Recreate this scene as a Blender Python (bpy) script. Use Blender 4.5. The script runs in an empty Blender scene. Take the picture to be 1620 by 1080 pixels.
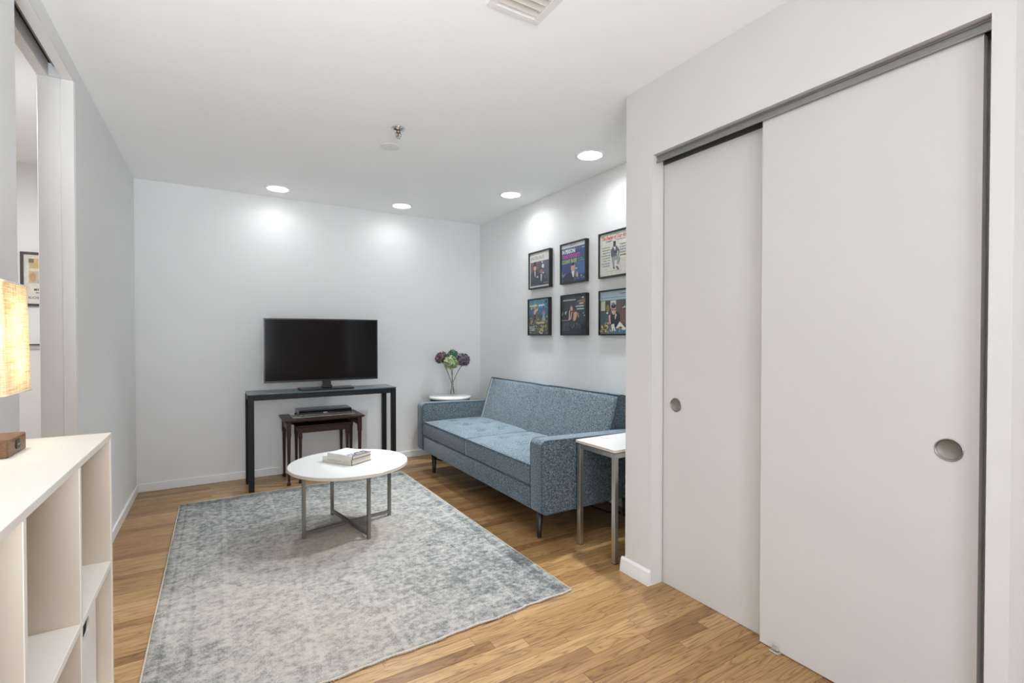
import bpy, bmesh, math, random
from mathutils import Vector, Matrix
random.seed(7)
PI = math.pi
SC = bpy.context.scene
COL = SC.collection

# ------------------------------------------------------------------ camera, world, light, exposure
CAM_H, YAW, PITCH, FPX = 1.2024, 0.5448, -0.0124, 769.58
cam = bpy.data.objects.new('camera', bpy.data.cameras.new('camera'))
COL.objects.link(cam)
cam.location = (0, 0, CAM_H)
cam.rotation_euler = (PI/2 + PITCH, 0, -YAW)
cam.data.sensor_width = 36
cam.data.lens = FPX*36/1620
cam.data.shift_y = 4.68/1620
cam.data.clip_start = 0.02
SC.camera = cam

SC.view_settings.view_transform = 'Standard'
SC.view_settings.look = 'None'
SC.view_settings.gamma = 1
SC.view_settings.use_curve_mapping = False
SC.view_settings.exposure = 1.46
SC.cycles.use_denoising = True
SC.cycles.max_bounces = 10
SC.cycles.diffuse_bounces = 7
SC.cycles.sample_clamp_indirect = 6
SC.cycles.caustics_reflective = False
SC.cycles.caustics_refractive = False

wd = bpy.data.worlds.new('world')
SC.world = wd
wd.use_nodes = True
wd.node_tree.nodes['Background'].inputs[0].default_value = (0.75, 0.86, 1, 1)
wd.node_tree.nodes['Background'].inputs[1].default_value = 1.0

DOWN_W = 92            # each ceiling downlight
DOWN_COL = (0.90, 0.96, 1.0)
WARM_COL = (0.96, 0.97, 1.0)

def add_area(name, loc, rot, sx, sy, power, color, shape='RECTANGLE', spread=PI):
    l = bpy.data.lights.new(name, 'AREA')
    l.shape = shape; l.size = sx
    if shape in ('RECTANGLE', 'ELLIPSE'): l.size_y = sy
    l.energy = power; l.color = color; l.spread = spread
    o = bpy.data.objects.new(name, l); COL.objects.link(o)
    o.location = loc; o.rotation_euler = rot
    return o
# added fill light, set in a made-up window opening behind the camera
add_area('window_daylight', (0.15, -2.63, 1.40), (PI/2+.03, 0, 0), 1.25, 1.75, 24, (0.88, 0.94, 1.0))
# added fill behind the camera, aimed up and forward to brighten the ceiling
add_area('bounce_flash', (-0.05, -1.0, 0.60), (PI/2+math.radians(48), 0, math.radians(8)), 0.6, 0.6, 11.5, (0.88, 0.95, 1.0), 'DISK', math.radians(92))

# room planes
XL, YB, XS, XC, H = -0.544, 4.743, 2.467, 1.797, 2.44
YR, XR = -2.5, 3.6
YC = 1.836           # far end of the closet block
YN = 0.414           # near end of the closet block

# ------------------------------------------------------------------ materials
def srgb(r, g, b):
    f = lambda c: (c/255/12.92) if c/255 <= 0.04045 else ((c/255+0.055)/1.055)**2.4
    return (f(r), f(g), f(b), 1)

def nt(name):
    m = bpy.data.materials.new(name); m.use_nodes = True
    t = m.node_tree; return m, t, t.nodes['Principled BSDF']

def link(t, a, ai, b, bi): t.links.new(a.outputs[ai], b.inputs[bi])

def coords(t, scale=(1, 1, 1), kind='Object'):
    tc = t.nodes.new('ShaderNodeTexCoord'); mp = t.nodes.new('ShaderNodeMapping')
    link(t, tc, kind, mp, 'Vector'); mp.inputs['Scale'].default_value = scale
    return mp

def noise(t, vec, scale, detail=3, rough=0.55, dist=0.0):
    n = t.nodes.new('ShaderNodeTexNoise')
    n.inputs['Scale'].default_value = scale; n.inputs['Detail'].default_value = detail
    n.inputs['Roughness'].default_value = rough; n.inputs['Distortion'].default_value = dist
    if vec is not None: t.links.new(vec.outputs[0], n.inputs['Vector'])
    return n

def ramp(t, fac, stops):
    r = t.nodes.new('ShaderNodeValToRGB')
    e = r.color_ramp.elements
    while len(e) < len(stops): e.new(0.5)
    for k, (p, c) in enumerate(stops): e[k].position = p; e[k].color = c
    t.links.new(fac, r.inputs[0]); return r

def mixc(t, fac, a, b, mode='MIX'):
    m = t.nodes.new('ShaderNodeMix'); m.data_type = 'RGBA'; m.blend_type = mode
    for v, i in ((fac, 0), (a, 6), (b, 7)):
        if hasattr(v, 'links'): t.links.new(v, m.inputs[i])
        else: m.inputs[i].default_value = v
    return m.outputs[2]

def bump(t, p, height, strength, dist=0.002):
    b = t.nodes.new('ShaderNodeBump'); b.inputs['Strength'].default_value = strength
    b.inputs['Distance'].default_value = dist
    t.links.new(height, b.inputs['Height']); t.links.new(b.outputs[0], p.inputs['Normal'])

def M(name, col, rough=0.5, metal=0.0, spec=0.5, vary=0.0, vscale=6, bstr=0.0, bscale=200, stretch=(1, 1, 1), coat=0.0, bdist=0.001):
    m, t, p = nt(name)
    p.inputs['Base Color'].default_value = col
    p.inputs['Roughness'].default_value = rough
    p.inputs['Metallic'].default_value = metal
    p.inputs['Specular IOR Level'].default_value = spec
    p.inputs['Coat Weight'].default_value = coat
    if vary or bstr:
        v = coords(t, stretch)
    if vary:
        n = noise(t, v, vscale, 4)
        lo = tuple(c*(1-vary) for c in col[:3])+(1,); hi = tuple(min(1, c*(1+vary)) for c in col[:3])+(1,)
        r = ramp(t, n.outputs['Fac'], [(0.3, lo), (0.7, hi)])
        link(t, r, 0, p, 'Base Color')
    if bstr:
        n2 = noise(t, v, bscale, 2)
        bump(t, p, n2.outputs['Fac'], bstr, bdist)
    return m

WALL = M('wall_paint', (0.785, 0.79, 0.79, 1), 0.62, vary=0.01, vscale=1.5, bstr=0.12, bscale=260)
CEIL = M('ceiling_paint', (0.925, 0.92, 0.915, 1), 0.75, vary=0.01, vscale=1.2, bstr=0.1, bscale=220)
TRIM = M('trim_paint', (0.76, 0.75, 0.735, 1), 0.40, vary=0.01, vscale=5)
BASEB = M('baseboard_paint', (0.84, 0.84, 0.835, 1), 0.35, vary=0.01, vscale=5)
CLOSET = M('closet_wall_paint', (0.655, 0.637, 0.615, 1), 0.6, vary=0.01, vscale=1.5, bstr=0.1, bscale=260)
DOORW = M('door_paint', (0.60, 0.58, 0.553, 1), 0.42, vary=0.012, vscale=2.5, bstr=0.03, bscale=120)
ALU = M('aluminium', (0.27, 0.262, 0.25, 1), 0.42, 0.7, vary=0.08, vscale=4, stretch=(60, 1, 60))
STEEL = M('brushed_steel', (0.64, 0.62, 0.59, 1), 0.30, 1.0, vary=0.10, vscale=5, stretch=(40, 40, 1), bstr=0.05, bscale=30)
LEGSTEEL = M('satin_nickel', (0.27, 0.255, 0.235, 1), 0.40, 0.9, vary=0.12, vscale=5, stretch=(40, 40, 1))
CHROME = M('chrome', (0.72, 0.72, 0.72, 1), 0.10, 1.0, vary=0.03, vscale=20)
PULLC = M('pull_recess', (0.235, 0.21, 0.18, 1), 0.5, 0.5, vary=0.05, vscale=40)
PULLR = M('pull_ring', (0.42, 0.40, 0.37, 1), 0.28, 0.95, vary=0.04, vscale=40)
DARK = M('dark_gap', (0.02, 0.018, 0.016, 1), 0.8, vary=0.1, vscale=20)
TRACKD = M('track_shadow_metal', (0.10, 0.10, 0.10, 1), 0.5, 0.5, vary=0.1, vscale=20)  # darker metal for the rear channel of the door track
BLACKM = M('black_steel', (0.007, 0.007, 0.0075, 1), 0.48, 0.0, spec=0.3, vary=0.15, vscale=12, bstr=0.05, bscale=300)
CONTOP = M('console_top_dark_wood', (0.050, 0.072, 0.085, 1), 0.24, vary=0.35, vscale=5, stretch=(1.5, 40, 40), bstr=0.05, bscale=20)
TVB = M('tv_bezel', (0.010, 0.010, 0.011, 1), 0.25, vary=0.1, vscale=30)
TVS = M('tv_screen', (0.004, 0.003, 0.003, 1), 0.10, vary=0.1, vscale=3, spec=0.22)
TVE = M('tv_edge', (0.30, 0.30, 0.31, 1), 0.3, 0.8, vary=0.05, vscale=20)
MAHOG = M('dark_mahogany', (0.034, 0.013, 0.008, 1), 0.36, spec=0.3, vary=0.45, vscale=6, stretch=(4, 30, 30), bstr=0.04, bscale=30)
WHITETOP = M('white_lacquer', (0.67, 0.662, 0.645, 1), 0.16, vary=0.008, vscale=6)
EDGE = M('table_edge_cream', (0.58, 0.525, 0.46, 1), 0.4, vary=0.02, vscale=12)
PLAY = M('player_metal', (0.16, 0.18, 0.195, 1), 0.30, 0.7, vary=0.06, vscale=8, stretch=(2, 40, 2))
PLAYF = M('player_front', (0.008, 0.008, 0.009, 1), 0.1, vary=0.1, vscale=10)
PALE = M('placemat_pale', (0.62, 0.61, 0.56, 1), 0.8, vary=0.08, vscale=40, bstr=0.3, bscale=600)
LABELW = M('print_white', (0.75, 0.75, 0.75, 1), 0.5, vary=0.02, vscale=20)
LEGDARK = M('espresso_leg', (0.014, 0.011, 0.010, 1), 0.38, vary=0.3, vscale=8, stretch=(20, 20, 2))
LAMIN = M('shelf_laminate', (0.80, 0.765, 0.71, 1), 0.42, vary=0.015, vscale=3, bstr=0.02, bscale=200)
LAMSHADED = M('shelf_cream_face', (0.60, 0.515, 0.425, 1), 0.5, vary=0.02, vscale=3, bstr=0.02, bscale=200)  # same laminate, cube shade and warm floor bounce put into the colour
BINW = M('bin_white', (0.80, 0.79, 0.775, 1), 0.6, vary=0.02, vscale=12, bstr=0.15, bscale=400)
COVER = M('book_jacket', (0.60, 0.575, 0.52, 1), 0.45, vary=0.03, vscale=20)
COVERT = M('book_jacket_top', (0.62, 0.615, 0.60, 1), 0.4, vary=0.02, vscale=20)
BOARD = M('book_board', (0.035, 0.028, 0.027, 1), 0.6, vary=0.2, vscale=40)
PAGES = M('book_pages', (0.56, 0.51, 0.43, 1), 0.8, vary=0.12, vscale=8, stretch=(1, 1, 300))
INK = M('ink_grey', (0.34, 0.33, 0.33, 1), 0.6, vary=0.1, vscale=40)
INKD = M('ink_dark_violet', (0.055, 0.05, 0.075, 1), 0.5, vary=0.4, vscale=60)
INKL = M('ink_pale_violet', (0.50, 0.48, 0.54, 1), 0.5, vary=0.2, vscale=80)
STEMM = M('stem_green', (0.10, 0.11, 0.055, 1), 0.6, vary=0.3, vscale=30)
SPRK = M('sprinkler_bronze', (0.30, 0.26, 0.21, 1), 0.25, 0.9, vary=0.1, vscale=60)
VENTP = M('vent_paint', (0.78, 0.75, 0.71, 1), 0.45, vary=0.02, vscale=20)
VENTSL = M('vent_slat_beige', (0.56, 0.50, 0.44, 1), 0.5, vary=0.03, vscale=20)
VENTIN = M('vent_duct', (0.30, 0.26, 0.22, 1), 0.8, vary=0.1, vscale=10)
FRAMEB = M('frame_black', (0.014, 0.015, 0.017, 1), 0.38, vary=0.15, vscale=20)
FRAMED = M('frame_dark_brown', (0.035, 0.03, 0.026, 1), 0.45, vary=0.2, vscale=20)
BACKING = M('frame_backing', (0.10, 0.09, 0.08, 1), 0.8, vary=0.1, vscale=20)
WALNUT = M('walnut', (0.16, 0.078, 0.034, 1), 0.42, vary=0.35, vscale=9, stretch=(20, 3, 40), bstr=0.05, bscale=30)
BRASS = M('lamp_brass', (0.45, 0.32, 0.14, 1), 0.3, 0.9, vary=0.05, vscale=20)
SELV = M('rug_fringe_wool', (0.46, 0.405, 0.335, 1), 0.95, vary=0.15, vscale=120, bstr=0.5, bscale=500)
CORD = M('black_rubber', (0.012, 0.012, 0.012, 1), 0.5, vary=0.1, vscale=30)
PLASTIC = M('clear_grey_plastic', (0.42, 0.40, 0.36, 1), 0.3, vary=0.05, vscale=60)

def pane_mat():
    m = bpy.data.materials.new('glazing'); m.use_nodes = True; t = m.node_tree; t.nodes.clear()
    o = t.nodes.new('ShaderNodeOutputMaterial'); mx = t.nodes.new('ShaderNodeMixShader')
    tr = t.nodes.new('ShaderNodeBsdfTransparent'); gl = t.nodes.new('ShaderNodeBsdfGlossy')
    fr = t.nodes.new('ShaderNodeFresnel'); fr.inputs[0].default_value = 1.45
    gl.inputs['Roughness'].default_value = 0.08
    ge = t.nodes.new('ShaderNodeNewGeometry'); iv = t.nodes.new('ShaderNodeMath'); iv.operation = 'SUBTRACT'; iv.inputs[0].default_value = 1
    ml = t.nodes.new('ShaderNodeMath'); ml.operation = 'MULTIPLY'
    link(t, ge, 'Backfacing', iv, 1); link(t, iv, 0, ml, 0); link(t, fr, 0, ml, 1)
    link(t, ml, 0, mx, 0); link(t, tr, 0, mx, 1); link(t, gl, 0, mx, 2); link(t, mx, 0, o, 0)
    return m
GLAZE = pane_mat()

GLASS = GLAZE
WATER = GLAZE

def emit_mat(name, col, s):
    m, t, p = nt(name)
    p.inputs['Base Color'].default_value = (0.8, 0.8, 0.8, 1)
    p.inputs['Emission Color'].default_value = col
    p.inputs['Emission Strength'].default_value = s
    return m
LAMPON = emit_mat('downlight_lens', (1, 0.98, 0.95, 1), 5)

def oak_mat():
    m, t, p = nt('oak_plank')
    tc = t.nodes.new('ShaderNodeTexCoord'); oi = t.nodes.new('ShaderNodeObjectInfo')
    ad = t.nodes.new('ShaderNodeVectorMath'); ad.operation = 'MULTIPLY_ADD'
    cx = t.nodes.new('ShaderNodeCombineXYZ')
    for i, k in ((0, 37.0), (1, 91.0), (2, 53.0)):
        mm = t.nodes.new('ShaderNodeMath'); mm.operation = 'MULTIPLY'; mm.inputs[1].default_value = k
        link(t, oi, 'Random', mm, 0); link(t, mm, 0, cx, i)
    ad.inputs[1].default_value = (1, 1, 1)
    link(t, tc, 'Object', ad, 0); link(t, cx, 0, ad, 2)
    mp = t.nodes.new('ShaderNodeMapping'); link(t, ad, 0, mp, 'Vector'); mp.inputs['Scale'].default_value = (1.6, 17, 1)
    n1 = noise(t, mp, 1.3, 2, 0.5, 0.5)
    wv = t.nodes.new('ShaderNodeMath'); wv.operation = 'MULTIPLY'; wv.inputs[1].default_value = 19
    link(t, n1, 'Fac', wv, 0)
    fr = t.nodes.new('ShaderNodeMath'); fr.operation = 'PINGPONG'; fr.inputs[1].default_value = 1.0
    link(t, wv, 0, fr, 0)
    mp2 = t.nodes.new('ShaderNodeMapping'); link(t, ad, 0, mp2, 'Vector'); mp2.inputs['Scale'].default_value = (7, 330, 1)
    n2 = noise(t, mp2, 1.0, 3, 0.6)
    g = ramp(t, fr.outputs[0], [(0.0, (0.50, 0.44, 0.38, 1)), (0.34, (0.90, 0.88, 0.85, 1)), (1.0, (1.10, 1.10, 1.08, 1))])
    f2 = ramp(t, n2.outputs['Fac'], [(0.30, (0.74, 0.70, 0.66, 1)), (0.56, (1, 1, 1, 1))])
    rb = t.nodes.new('ShaderNodeMath'); rb.operation = 'FRACT'
    r2 = t.nodes.new('ShaderNodeMath'); r2.operation = 'MULTIPLY'; r2.inputs[1].default_value = 7.31
    link(t, oi, 'Random', r2, 0); link(t, r2, 0, rb, 0)
    tone = ramp(t, rb.outputs[0], [(0.0, (0.235, 0.121, 0.047, 1)), (0.18, (0.320, 0.180, 0.074, 1)), (0.6, (0.375, 0.222, 0.095, 1)), (1.0, (0.440, 0.275, 0.124, 1))])
    c1 = mixc(t, 0.85, tone.outputs[0], g.outputs[0], 'MULTIPLY')
    c2 = mixc(t, 0.75, c1, f2.outputs[0], 'MULTIPLY')
    t.links.new(c2, p.inputs['Base Color'])
    rr = ramp(t, n2.outputs['Fac'], [(0.2, (0.36, 0.36, 0.36, 1)), (0.8, (0.27, 0.27, 0.27, 1))])
    link(t, rr, 0, p, 'Roughness')
    p.inputs['Specular IOR Level'].default_value = 0.4
    bump(t, p, n2.outputs['Fac'], 0.06, 0.001)
    return m
OAK = oak_mat()
SUBF = M('subfloor_dark', (0.10, 0.05, 0.02, 1), 0.9, vary=0.2, vscale=10)

def tweed_mat(name='blue_tweed', dark=(0.011, 0.018, 0.025, 1), mid=(0.066, 0.095, 0.116, 1), light=(0.28, 0.335, 0.37, 1), sheen=0.42):
    m, t, p = nt(name)
    v = coords(t)
    n = noise(t, v, 300, 2, 0.7); n3 = noise(t, v, 150, 2, 0.6)
    a = t.nodes.new('ShaderNodeMath'); a.operation = 'ADD'
    b = t.nodes.new('ShaderNodeMath'); b.operation = 'MULTIPLY'; b.inputs[1].default_value = 0.5
    link(t, n, 'Fac', a, 0); link(t, n3, 'Fac', a, 1); link(t, a, 0, b, 0)
    r = ramp(t, b.outputs[0], [(0.36, dark), (0.50, mid), (0.64, light)])
    link(t, r, 0, p, 'Base Color')
    p.inputs['Roughness'].default_value = 0.92
    p.inputs['Specular IOR Level'].default_value = 0.2
    p.inputs['Sheen Weight'].default_value = sheen
    p.inputs['Sheen Roughness'].default_value = 0.42
    p.inputs['Sheen Tint'].default_value = (0.82, 0.92, 1, 1)
    bump(t, p, b.outputs[0], 0.55, 0.003)
    return m
TWEED = tweed_mat()
PIPING = tweed_mat('tweed_piping', (0.02, 0.03, 0.045, 1), (0.06, 0.085, 0.11, 1), (0.16, 0.20, 0.24, 1), 0.05)

def rug_mat():
    m, t, p = nt('distressed_rug')
    v = coords(t)
    def blob(x, y, sx, sy):
        s = t.nodes.new('ShaderNodeSeparateXYZ'); link(t, v, 0, s, 0)
        out = []
        for ax, c, w in ((0, x, sx), (1, y, sy)):
            a = t.nodes.new('ShaderNodeMath'); a.operation = 'SUBTRACT'; a.inputs[1].default_value = c
            link(t, s, ax, a, 0)
            b = t.nodes.new('ShaderNodeMath'); b.operation = 'DIVIDE'; b.inputs[1].default_value = w
            link(t, a, 0, b, 0)
            q = t.nodes.new('ShaderNodeMath'); q.operation = 'POWER'; q.inputs[1].default_value = 2
            ab = t.nodes.new('ShaderNodeMath'); ab.operation = 'ABSOLUTE'; link(t, b, 0, ab, 0); link(t, ab, 0, q, 0)
            out.append(q)
        s2 = t.nodes.new('ShaderNodeMath'); s2.operation = 'ADD'; link(t, out[0], 0, s2, 0); link(t, out[1], 0, s2, 1)
        e = t.nodes.new('ShaderNodeMath'); e.operation = 'MULTIPLY'; e.inputs[1].default_value = -1; link(t, s2, 0, e, 0)
        x2 = t.nodes.new('ShaderNodeMath'); x2.operation = 'EXPONENT'; link(t, e, 0, x2, 0)
        return x2.outputs[0]
    def mth(op, a, b):
        n = t.nodes.new('ShaderNodeMath'); n.operation = op
        for i, q in enumerate((a, b)):
            if hasattr(q, 'links'): t.links.new(q, n.inputs[i])
            else: n.inputs[i].default_value = q
        return n.outputs[0]
    st = coords(t, (6, 22, 1))
    streak = noise(t, st, 1.3, 8, 0.78, 0.6).outputs['Fac']
    blot = noise(t, v, 9.5, 9, 0.80, 0.5).outputs['Fac']
    big = noise(t, v, 2.2, 4, 0.6, 0.3).outputs['Fac']
    fine = noise(t, v, 150, 2, 0.7).outputs['Fac']
    med = noise(t, v, 38, 3, 0.7).outputs['Fac']
    # where the dye is left: back left, right edge, front left corner
    wear = mth('ADD', blob(0.05, 4.0, 0.75, 0.75), mth('ADD', blob(1.30, 2.35, 0.30, 0.95), mth('MULTIPLY', blob(0.75, 2.2, 0.5, 0.35), 0.55)))
    wear = mth('ADD', wear, mth('MULTIPLY', blob(1.0, 4.1, 0.6, 0.3), 0.55))
    wear = mth('ADD', wear, mth('MULTIPLY', blob(-0.2, 2.1, 0.2, 0.3), 0.6))
    base = mth('ADD', mth('MULTIPLY', streak, 0.36), mth('MULTIPLY', blot, 0.44))
    base = mth('ADD', base, mth('MULTIPLY', big, 0.10))
    base = mth('ADD', base, mth('MULTIPLY', wear, 0.075))
    base = mth('ADD', base, mth('MULTIPLY', mth('SUBTRACT', med, 0.5), 0.48))
    base = mth('ADD', base, mth('MULTIPLY', mth('SUBTRACT', fine, 0.5), 0.34))
    # faded border bands and motif bars woven parallel to the edges
    sx = t.nodes.new('ShaderNodeSeparateXYZ'); link(t, v, 0, sx, 0)
    def band(ax, c, w, amt, b0):
        d = mth('ABSOLUTE', mth('SUBTRACT', sx.outputs[ax], c), 0)
        k = mth('LESS_THAN', d, w)
        return mth('ADD', b0, mth('MULTIPLY', k, amt*.8))
    for c, w, a in ((-0.19, 0.006, 0.06), (-0.15, 0.006, -0.03), (-0.10, 0.010, 0.04), (0.03, 0.012, -0.05), (1.38, 0.022, 0.06), (1.33, 0.006, -0.03), (1.17, 0.012, -0.05), (1.02, 0.006, 0.03), (0.62, 0.012, -0.045), (0.33, 0.010, -0.045)):
        base = band(0, c, w, a, base)
    for c, w, a in ((4.17, 0.035, 0.09), (4.05, 0.008, -0.04), (1.87, 0.03, 0.035)):
        base = band(1, c, w, a, base)
    c1 = ramp(t, base, [(0.33, srgb(172, 168, 161)), (0.43, srgb(159, 156, 150)), (0.51, srgb(132, 132, 130)), (0.60, srgb(94, 98, 99)), (0.76, srgb(52, 58, 62))])
    # beige areas
    bz = mth('MULTIPLY', mth('ADD', blob(0.62, 3.02, 0.34, 0.22), mth('ADD', mth('MULTIPLY', blob(0.15, 2.5, 0.5, 0.5), 0.35), mth('MULTIPLY', blob(0.45, 2.0, 0.4, 0.3), 0.4))), mth('MULTIPLY', streak, 1.1))
    c2 = mixc(t, bz, c1.outputs[0], srgb(176, 158, 138))
    t.links.new(c2, p.inputs['Base Color'])
    p.inputs['Roughness'].default_value = 0.95
    p.inputs['Specular IOR Level'].default_value = 0.1
    p.inputs['Sheen Weight'].default_value = 0.1
    bump(t, p, mth('ADD', fine, med), 0.45, 0.004)
    return m
RUG = rug_mat()

def marble_mat():
    m, t, p = nt('white_marble')
    v = coords(t)
    n = noise(t, v, 6, 6, 0.6, 1.2)
    r = ramp(t, n.outputs['Fac'], [(0.40, (0.84, 0.84, 0.84, 1)), (0.49, (0.80, 0.80, 0.80, 1)), (0.505, (0.45, 0.45, 0.46, 1)), (0.52, (0.82, 0.82, 0.82, 1))])
    link(t, r, 0, p, 'Base Color'); p.inputs['Roughness'].default_value = 0.2
    return m
MARBLE = marble_mat()

def shade_mat():
    m = bpy.data.materials.new('linen_shade'); m.use_nodes = True; t = m.node_tree; t.nodes.clear()
    o = t.nodes.new('ShaderNodeOutputMaterial'); mx = t.nodes.new('ShaderNodeMixShader')
    df = t.nodes.new('ShaderNodeBsdfDiffuse'); tr = t.nodes.new('ShaderNodeBsdfTranslucent')
    va = noise(t, coords(t, (14, 14, 420)), 1.0, 4, 0.7).outputs['Fac']
    vb = noise(t, coords(t, (420, 420, 10)), 1.0, 4, 0.7).outputs['Fac']
    a = t.nodes.new('ShaderNodeMath'); a.operation = 'ADD'; t.links.new(va, a.inputs[0]); t.links.new(vb, a.inputs[1])
    b = t.nodes.new('ShaderNodeMath'); b.operation = 'MULTIPLY'; b.inputs[1].default_value = 0.5; link(t, a, 0, b, 0)
    r = ramp(t, b.outputs[0], [(0.38, (0.46, 0.35, 0.20, 1)), (0.48, (0.80, 0.71, 0.54, 1)), (0.60, (0.95, 0.91, 0.82, 1))])
    link(t, r, 0, df, 0); link(t, r, 0, tr, 0)
    mx.inputs[0].default_value = 0.6
    link(t, df, 0, mx, 1); link(t, tr, 0, mx, 2); link(t, mx, 0, o, 0)
    return m
SHADE = shade_mat()

def floret_mat(name, a, b, c):
    m, t, p = nt(name)
    n = noise(t, coords(t), 60, 3, 0.7)
    r = ramp(t, n.outputs['Fac'], [(0.33, a), (0.5, b), (0.68, c)])
    link(t, r, 0, p, 'Base Color'); p.inputs['Roughness'].default_value = 0.8
    return m

# ------------------------------------------------------------------ geometry helpers
def bm_box(bm, x0, x1, y0, y1, z0, z1, bev=0.0, seg=1, mi=0):
    r = bmesh.ops.create_cube(bm, size=1)
    vs = r['verts']
    for v in vs:
        v.co = Vector((x0+(v.co.x+.5)*(x1-x0), y0+(v.co.y+.5)*(y1-y0), z0+(v.co.z+.5)*(z1-z0)))
    fs = {f for v in vs for f in v.link_faces}
    for f in fs: f.material_index = mi
    if bev:
        es = list({e for v in vs for e in v.link_edges})
        bmesh.ops.bevel(bm, geom=es, offset=bev, segments=seg, affect='EDGES', profile=0.5)
    return vs

def box(*a, **k):
    bm = bmesh.new(); bm_box(bm, *a, **k); return bm

def bm_lathe(bm, prof, c=(0, 0, 0), n=32, caps=True, mi=0):
    rings = []
    for r, z in prof:
        if r < 1e-6:
            rings.append([bm.verts.new((c[0], c[1], c[2]+z))])
        else:
            rings.append([bm.verts.new((c[0]+r*math.cos(2*PI*k/n), c[1]+r*math.sin(2*PI*k/n), c[2]+z)) for k in range(n)])
    for a, b in zip(rings, rings[1:]):
        for k in range(n):
            k2 = (k+1) % n
            if len(a) == 1 and len(b) == 1: continue
            if len(a) == 1: f = bm.faces.new((a[0], b[k2], b[k]))
            elif len(b) == 1: f = bm.faces.new((a[k], a[k2], b[0]))
            else: f = bm.faces.new((a[k], a[k2], b[k2], b[k]))
            f.material_index = mi; f.smooth = True
    if caps:
        for ring in (rings[0], rings[-1]):
            if len(ring) > 2:
                f = bm.faces.new(ring); f.material_index = mi
    bmesh.ops.recalc_face_normals(bm, faces=bm.faces[:])

def lathe(prof, c=(0, 0, 0), n=32, caps=True):
    bm = bmesh.new(); bm_lathe(bm, prof, c, n, caps); return bm

def bm_tube(bm, pts, r, n=8, closed=False, mi=0):
    pts = [Vector(p) for p in pts]
    rs = r if isinstance(r, (list, tuple)) else [r]*len(pts)
    rings = []; N = len(pts); up = Vector((0.13, 0.21, 1)).normalized()
    for i, p in enumerate(pts):
        a = pts[(i-1) % N] if (closed or i > 0) else p
        b = pts[(i+1) % N] if (closed or i < N-1) else p
        d = (b-a).normalized()
        u = d.cross(up)
        if u.length < 0.05: u = d.cross(Vector((1, 0.1, 0)))
        u.normalize(); w = u.cross(d)
        rings.append([bm.verts.new(p+(u*math.cos(2*PI*k/n)+w*math.sin(2*PI*k/n))*rs[i]) for k in range(n)])
    pr = list(zip(rings, rings[1:])) + ([(rings[-1], rings[0])] if closed else [])
    for a, b in pr:
        for k in range(n):
            f = bm.faces.new((a[k], a[(k+1) % n], b[(k+1) % n], b[k])); f.smooth = True; f.material_index = mi
    if not closed:
        for ring in (rings[0], rings[-1]):
            f = bm.faces.new(ring); f.material_index = mi
    bmesh.ops.recalc_face_normals(bm, faces=bm.faces[:])

def tube(pts, r, n=8, closed=False):
    bm = bmesh.new(); bm_tube(bm, pts, r, n, closed); return bm

def prism(poly, axis, a0, a1, bev=0.0, seg=2, smooth=False):
    """poly = 2D outline; axis is the extrusion axis ('x': poly=(y,z), 'y': poly=(x,z), 'z': poly=(x,y))"""
    bm = bmesh.new()
    def P(q, a):
        return {'x': (a, q[0], q[1]), 'y': (q[0], a, q[1]), 'z': (q[0], q[1], a)}[axis]
    A = [bm.verts.new(P(q, a0)) for q in poly]; B = [bm.verts.new(P(q, a1)) for q in poly]
    fa = bm.faces.new(A); fb = bm.faces.new(B[::-1])
    n = len(poly)
    for k in range(n): bm.faces.new((A[k], B[k], B[(k+1) % n], A[(k+1) % n]))
    bmesh.ops.recalc_face_normals(bm, faces=bm.faces[:])
    if bev:
        es = [e for e in bm.edges if e in set(fa.edges) | set(fb.edges)]
        bmesh.ops.bevel(bm, geom=es, offset=bev, segments=seg, affect='EDGES', profile=0.5)
    if smooth:
        for f in bm.faces: f.smooth = True
    return bm

def rounded(pts, radii, seg=6):
    out = []; n = len(pts)
    for i in range(n):
        p = Vector(pts[i]); r = radii[i]
        if r <= 0: out.append(tuple(p)); continue
        a = (Vector(pts[i-1])-p).normalized(); b = (Vector(pts[(i+1) % n])-p).normalized()
        ang = a.angle(b); d = r/math.tan(ang/2)
        s, e = p+a*d, p+b*d
        c = p+(a+b).normalized()*(r/math.sin(ang/2))
        a0 = math.atan2((s-c).y, (s-c).x); a1 = math.atan2((e-c).y, (e-c).x)
        da = (a1-a0+PI) % (2*PI)-PI
        for k in range(seg+1):
            t = a0+da*k/seg
            out.append((c.x+r*math.cos(t), c.y+r*math.sin(t)))
    return out

def wpos(o):
    p = Vector((0, 0, 0))
    while o is not None:
        p += o.location; o = o.parent
    return p

def obj(name, bm, mats, parent=None, loc=None, smooth=None):
    """one mesh object; bm in world coordinates, the origin goes to loc (or to the parent's origin)"""
    me = bpy.data.meshes.new(name)
    base = wpos(parent) if parent is not None else Vector((0, 0, 0))
    org = Vector(loc) if loc is not None else base
    bmesh.ops.translate(bm, verts=bm.verts[:], vec=-org)
    if smooth is not None:
        for f in bm.faces: f.smooth = smooth
    bm.to_mesh(me); bm.free()
    for m in (mats if isinstance(mats, (list, tuple)) else [mats]): me.materials.append(m)
    o = bpy.data.objects.new(name, me); COL.objects.link(o)
    o.location = org-base
    if parent is not None: o.parent = parent
    return o

def tag(o, label=None, cat=None, group=None, kind=None):
    if label: o['label'] = label
    if cat: o['category'] = cat
    if group: o['group'] = group
    if kind: o['kind'] = kind
    return o

def thing(name, label, cat, loc, group=None):
    o = bpy.data.objects.new(name, None); COL.objects.link(o)
    o.empty_display_size = 0.05
    o.location = loc
    return tag(o, label, cat, group)

def struct(name, bm, m, parent=None, label=None):
    o = obj(name, bm, m, parent)
    if parent is None: o['kind'] = 'structure'
    if label: o['label'] = label
    return o

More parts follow.
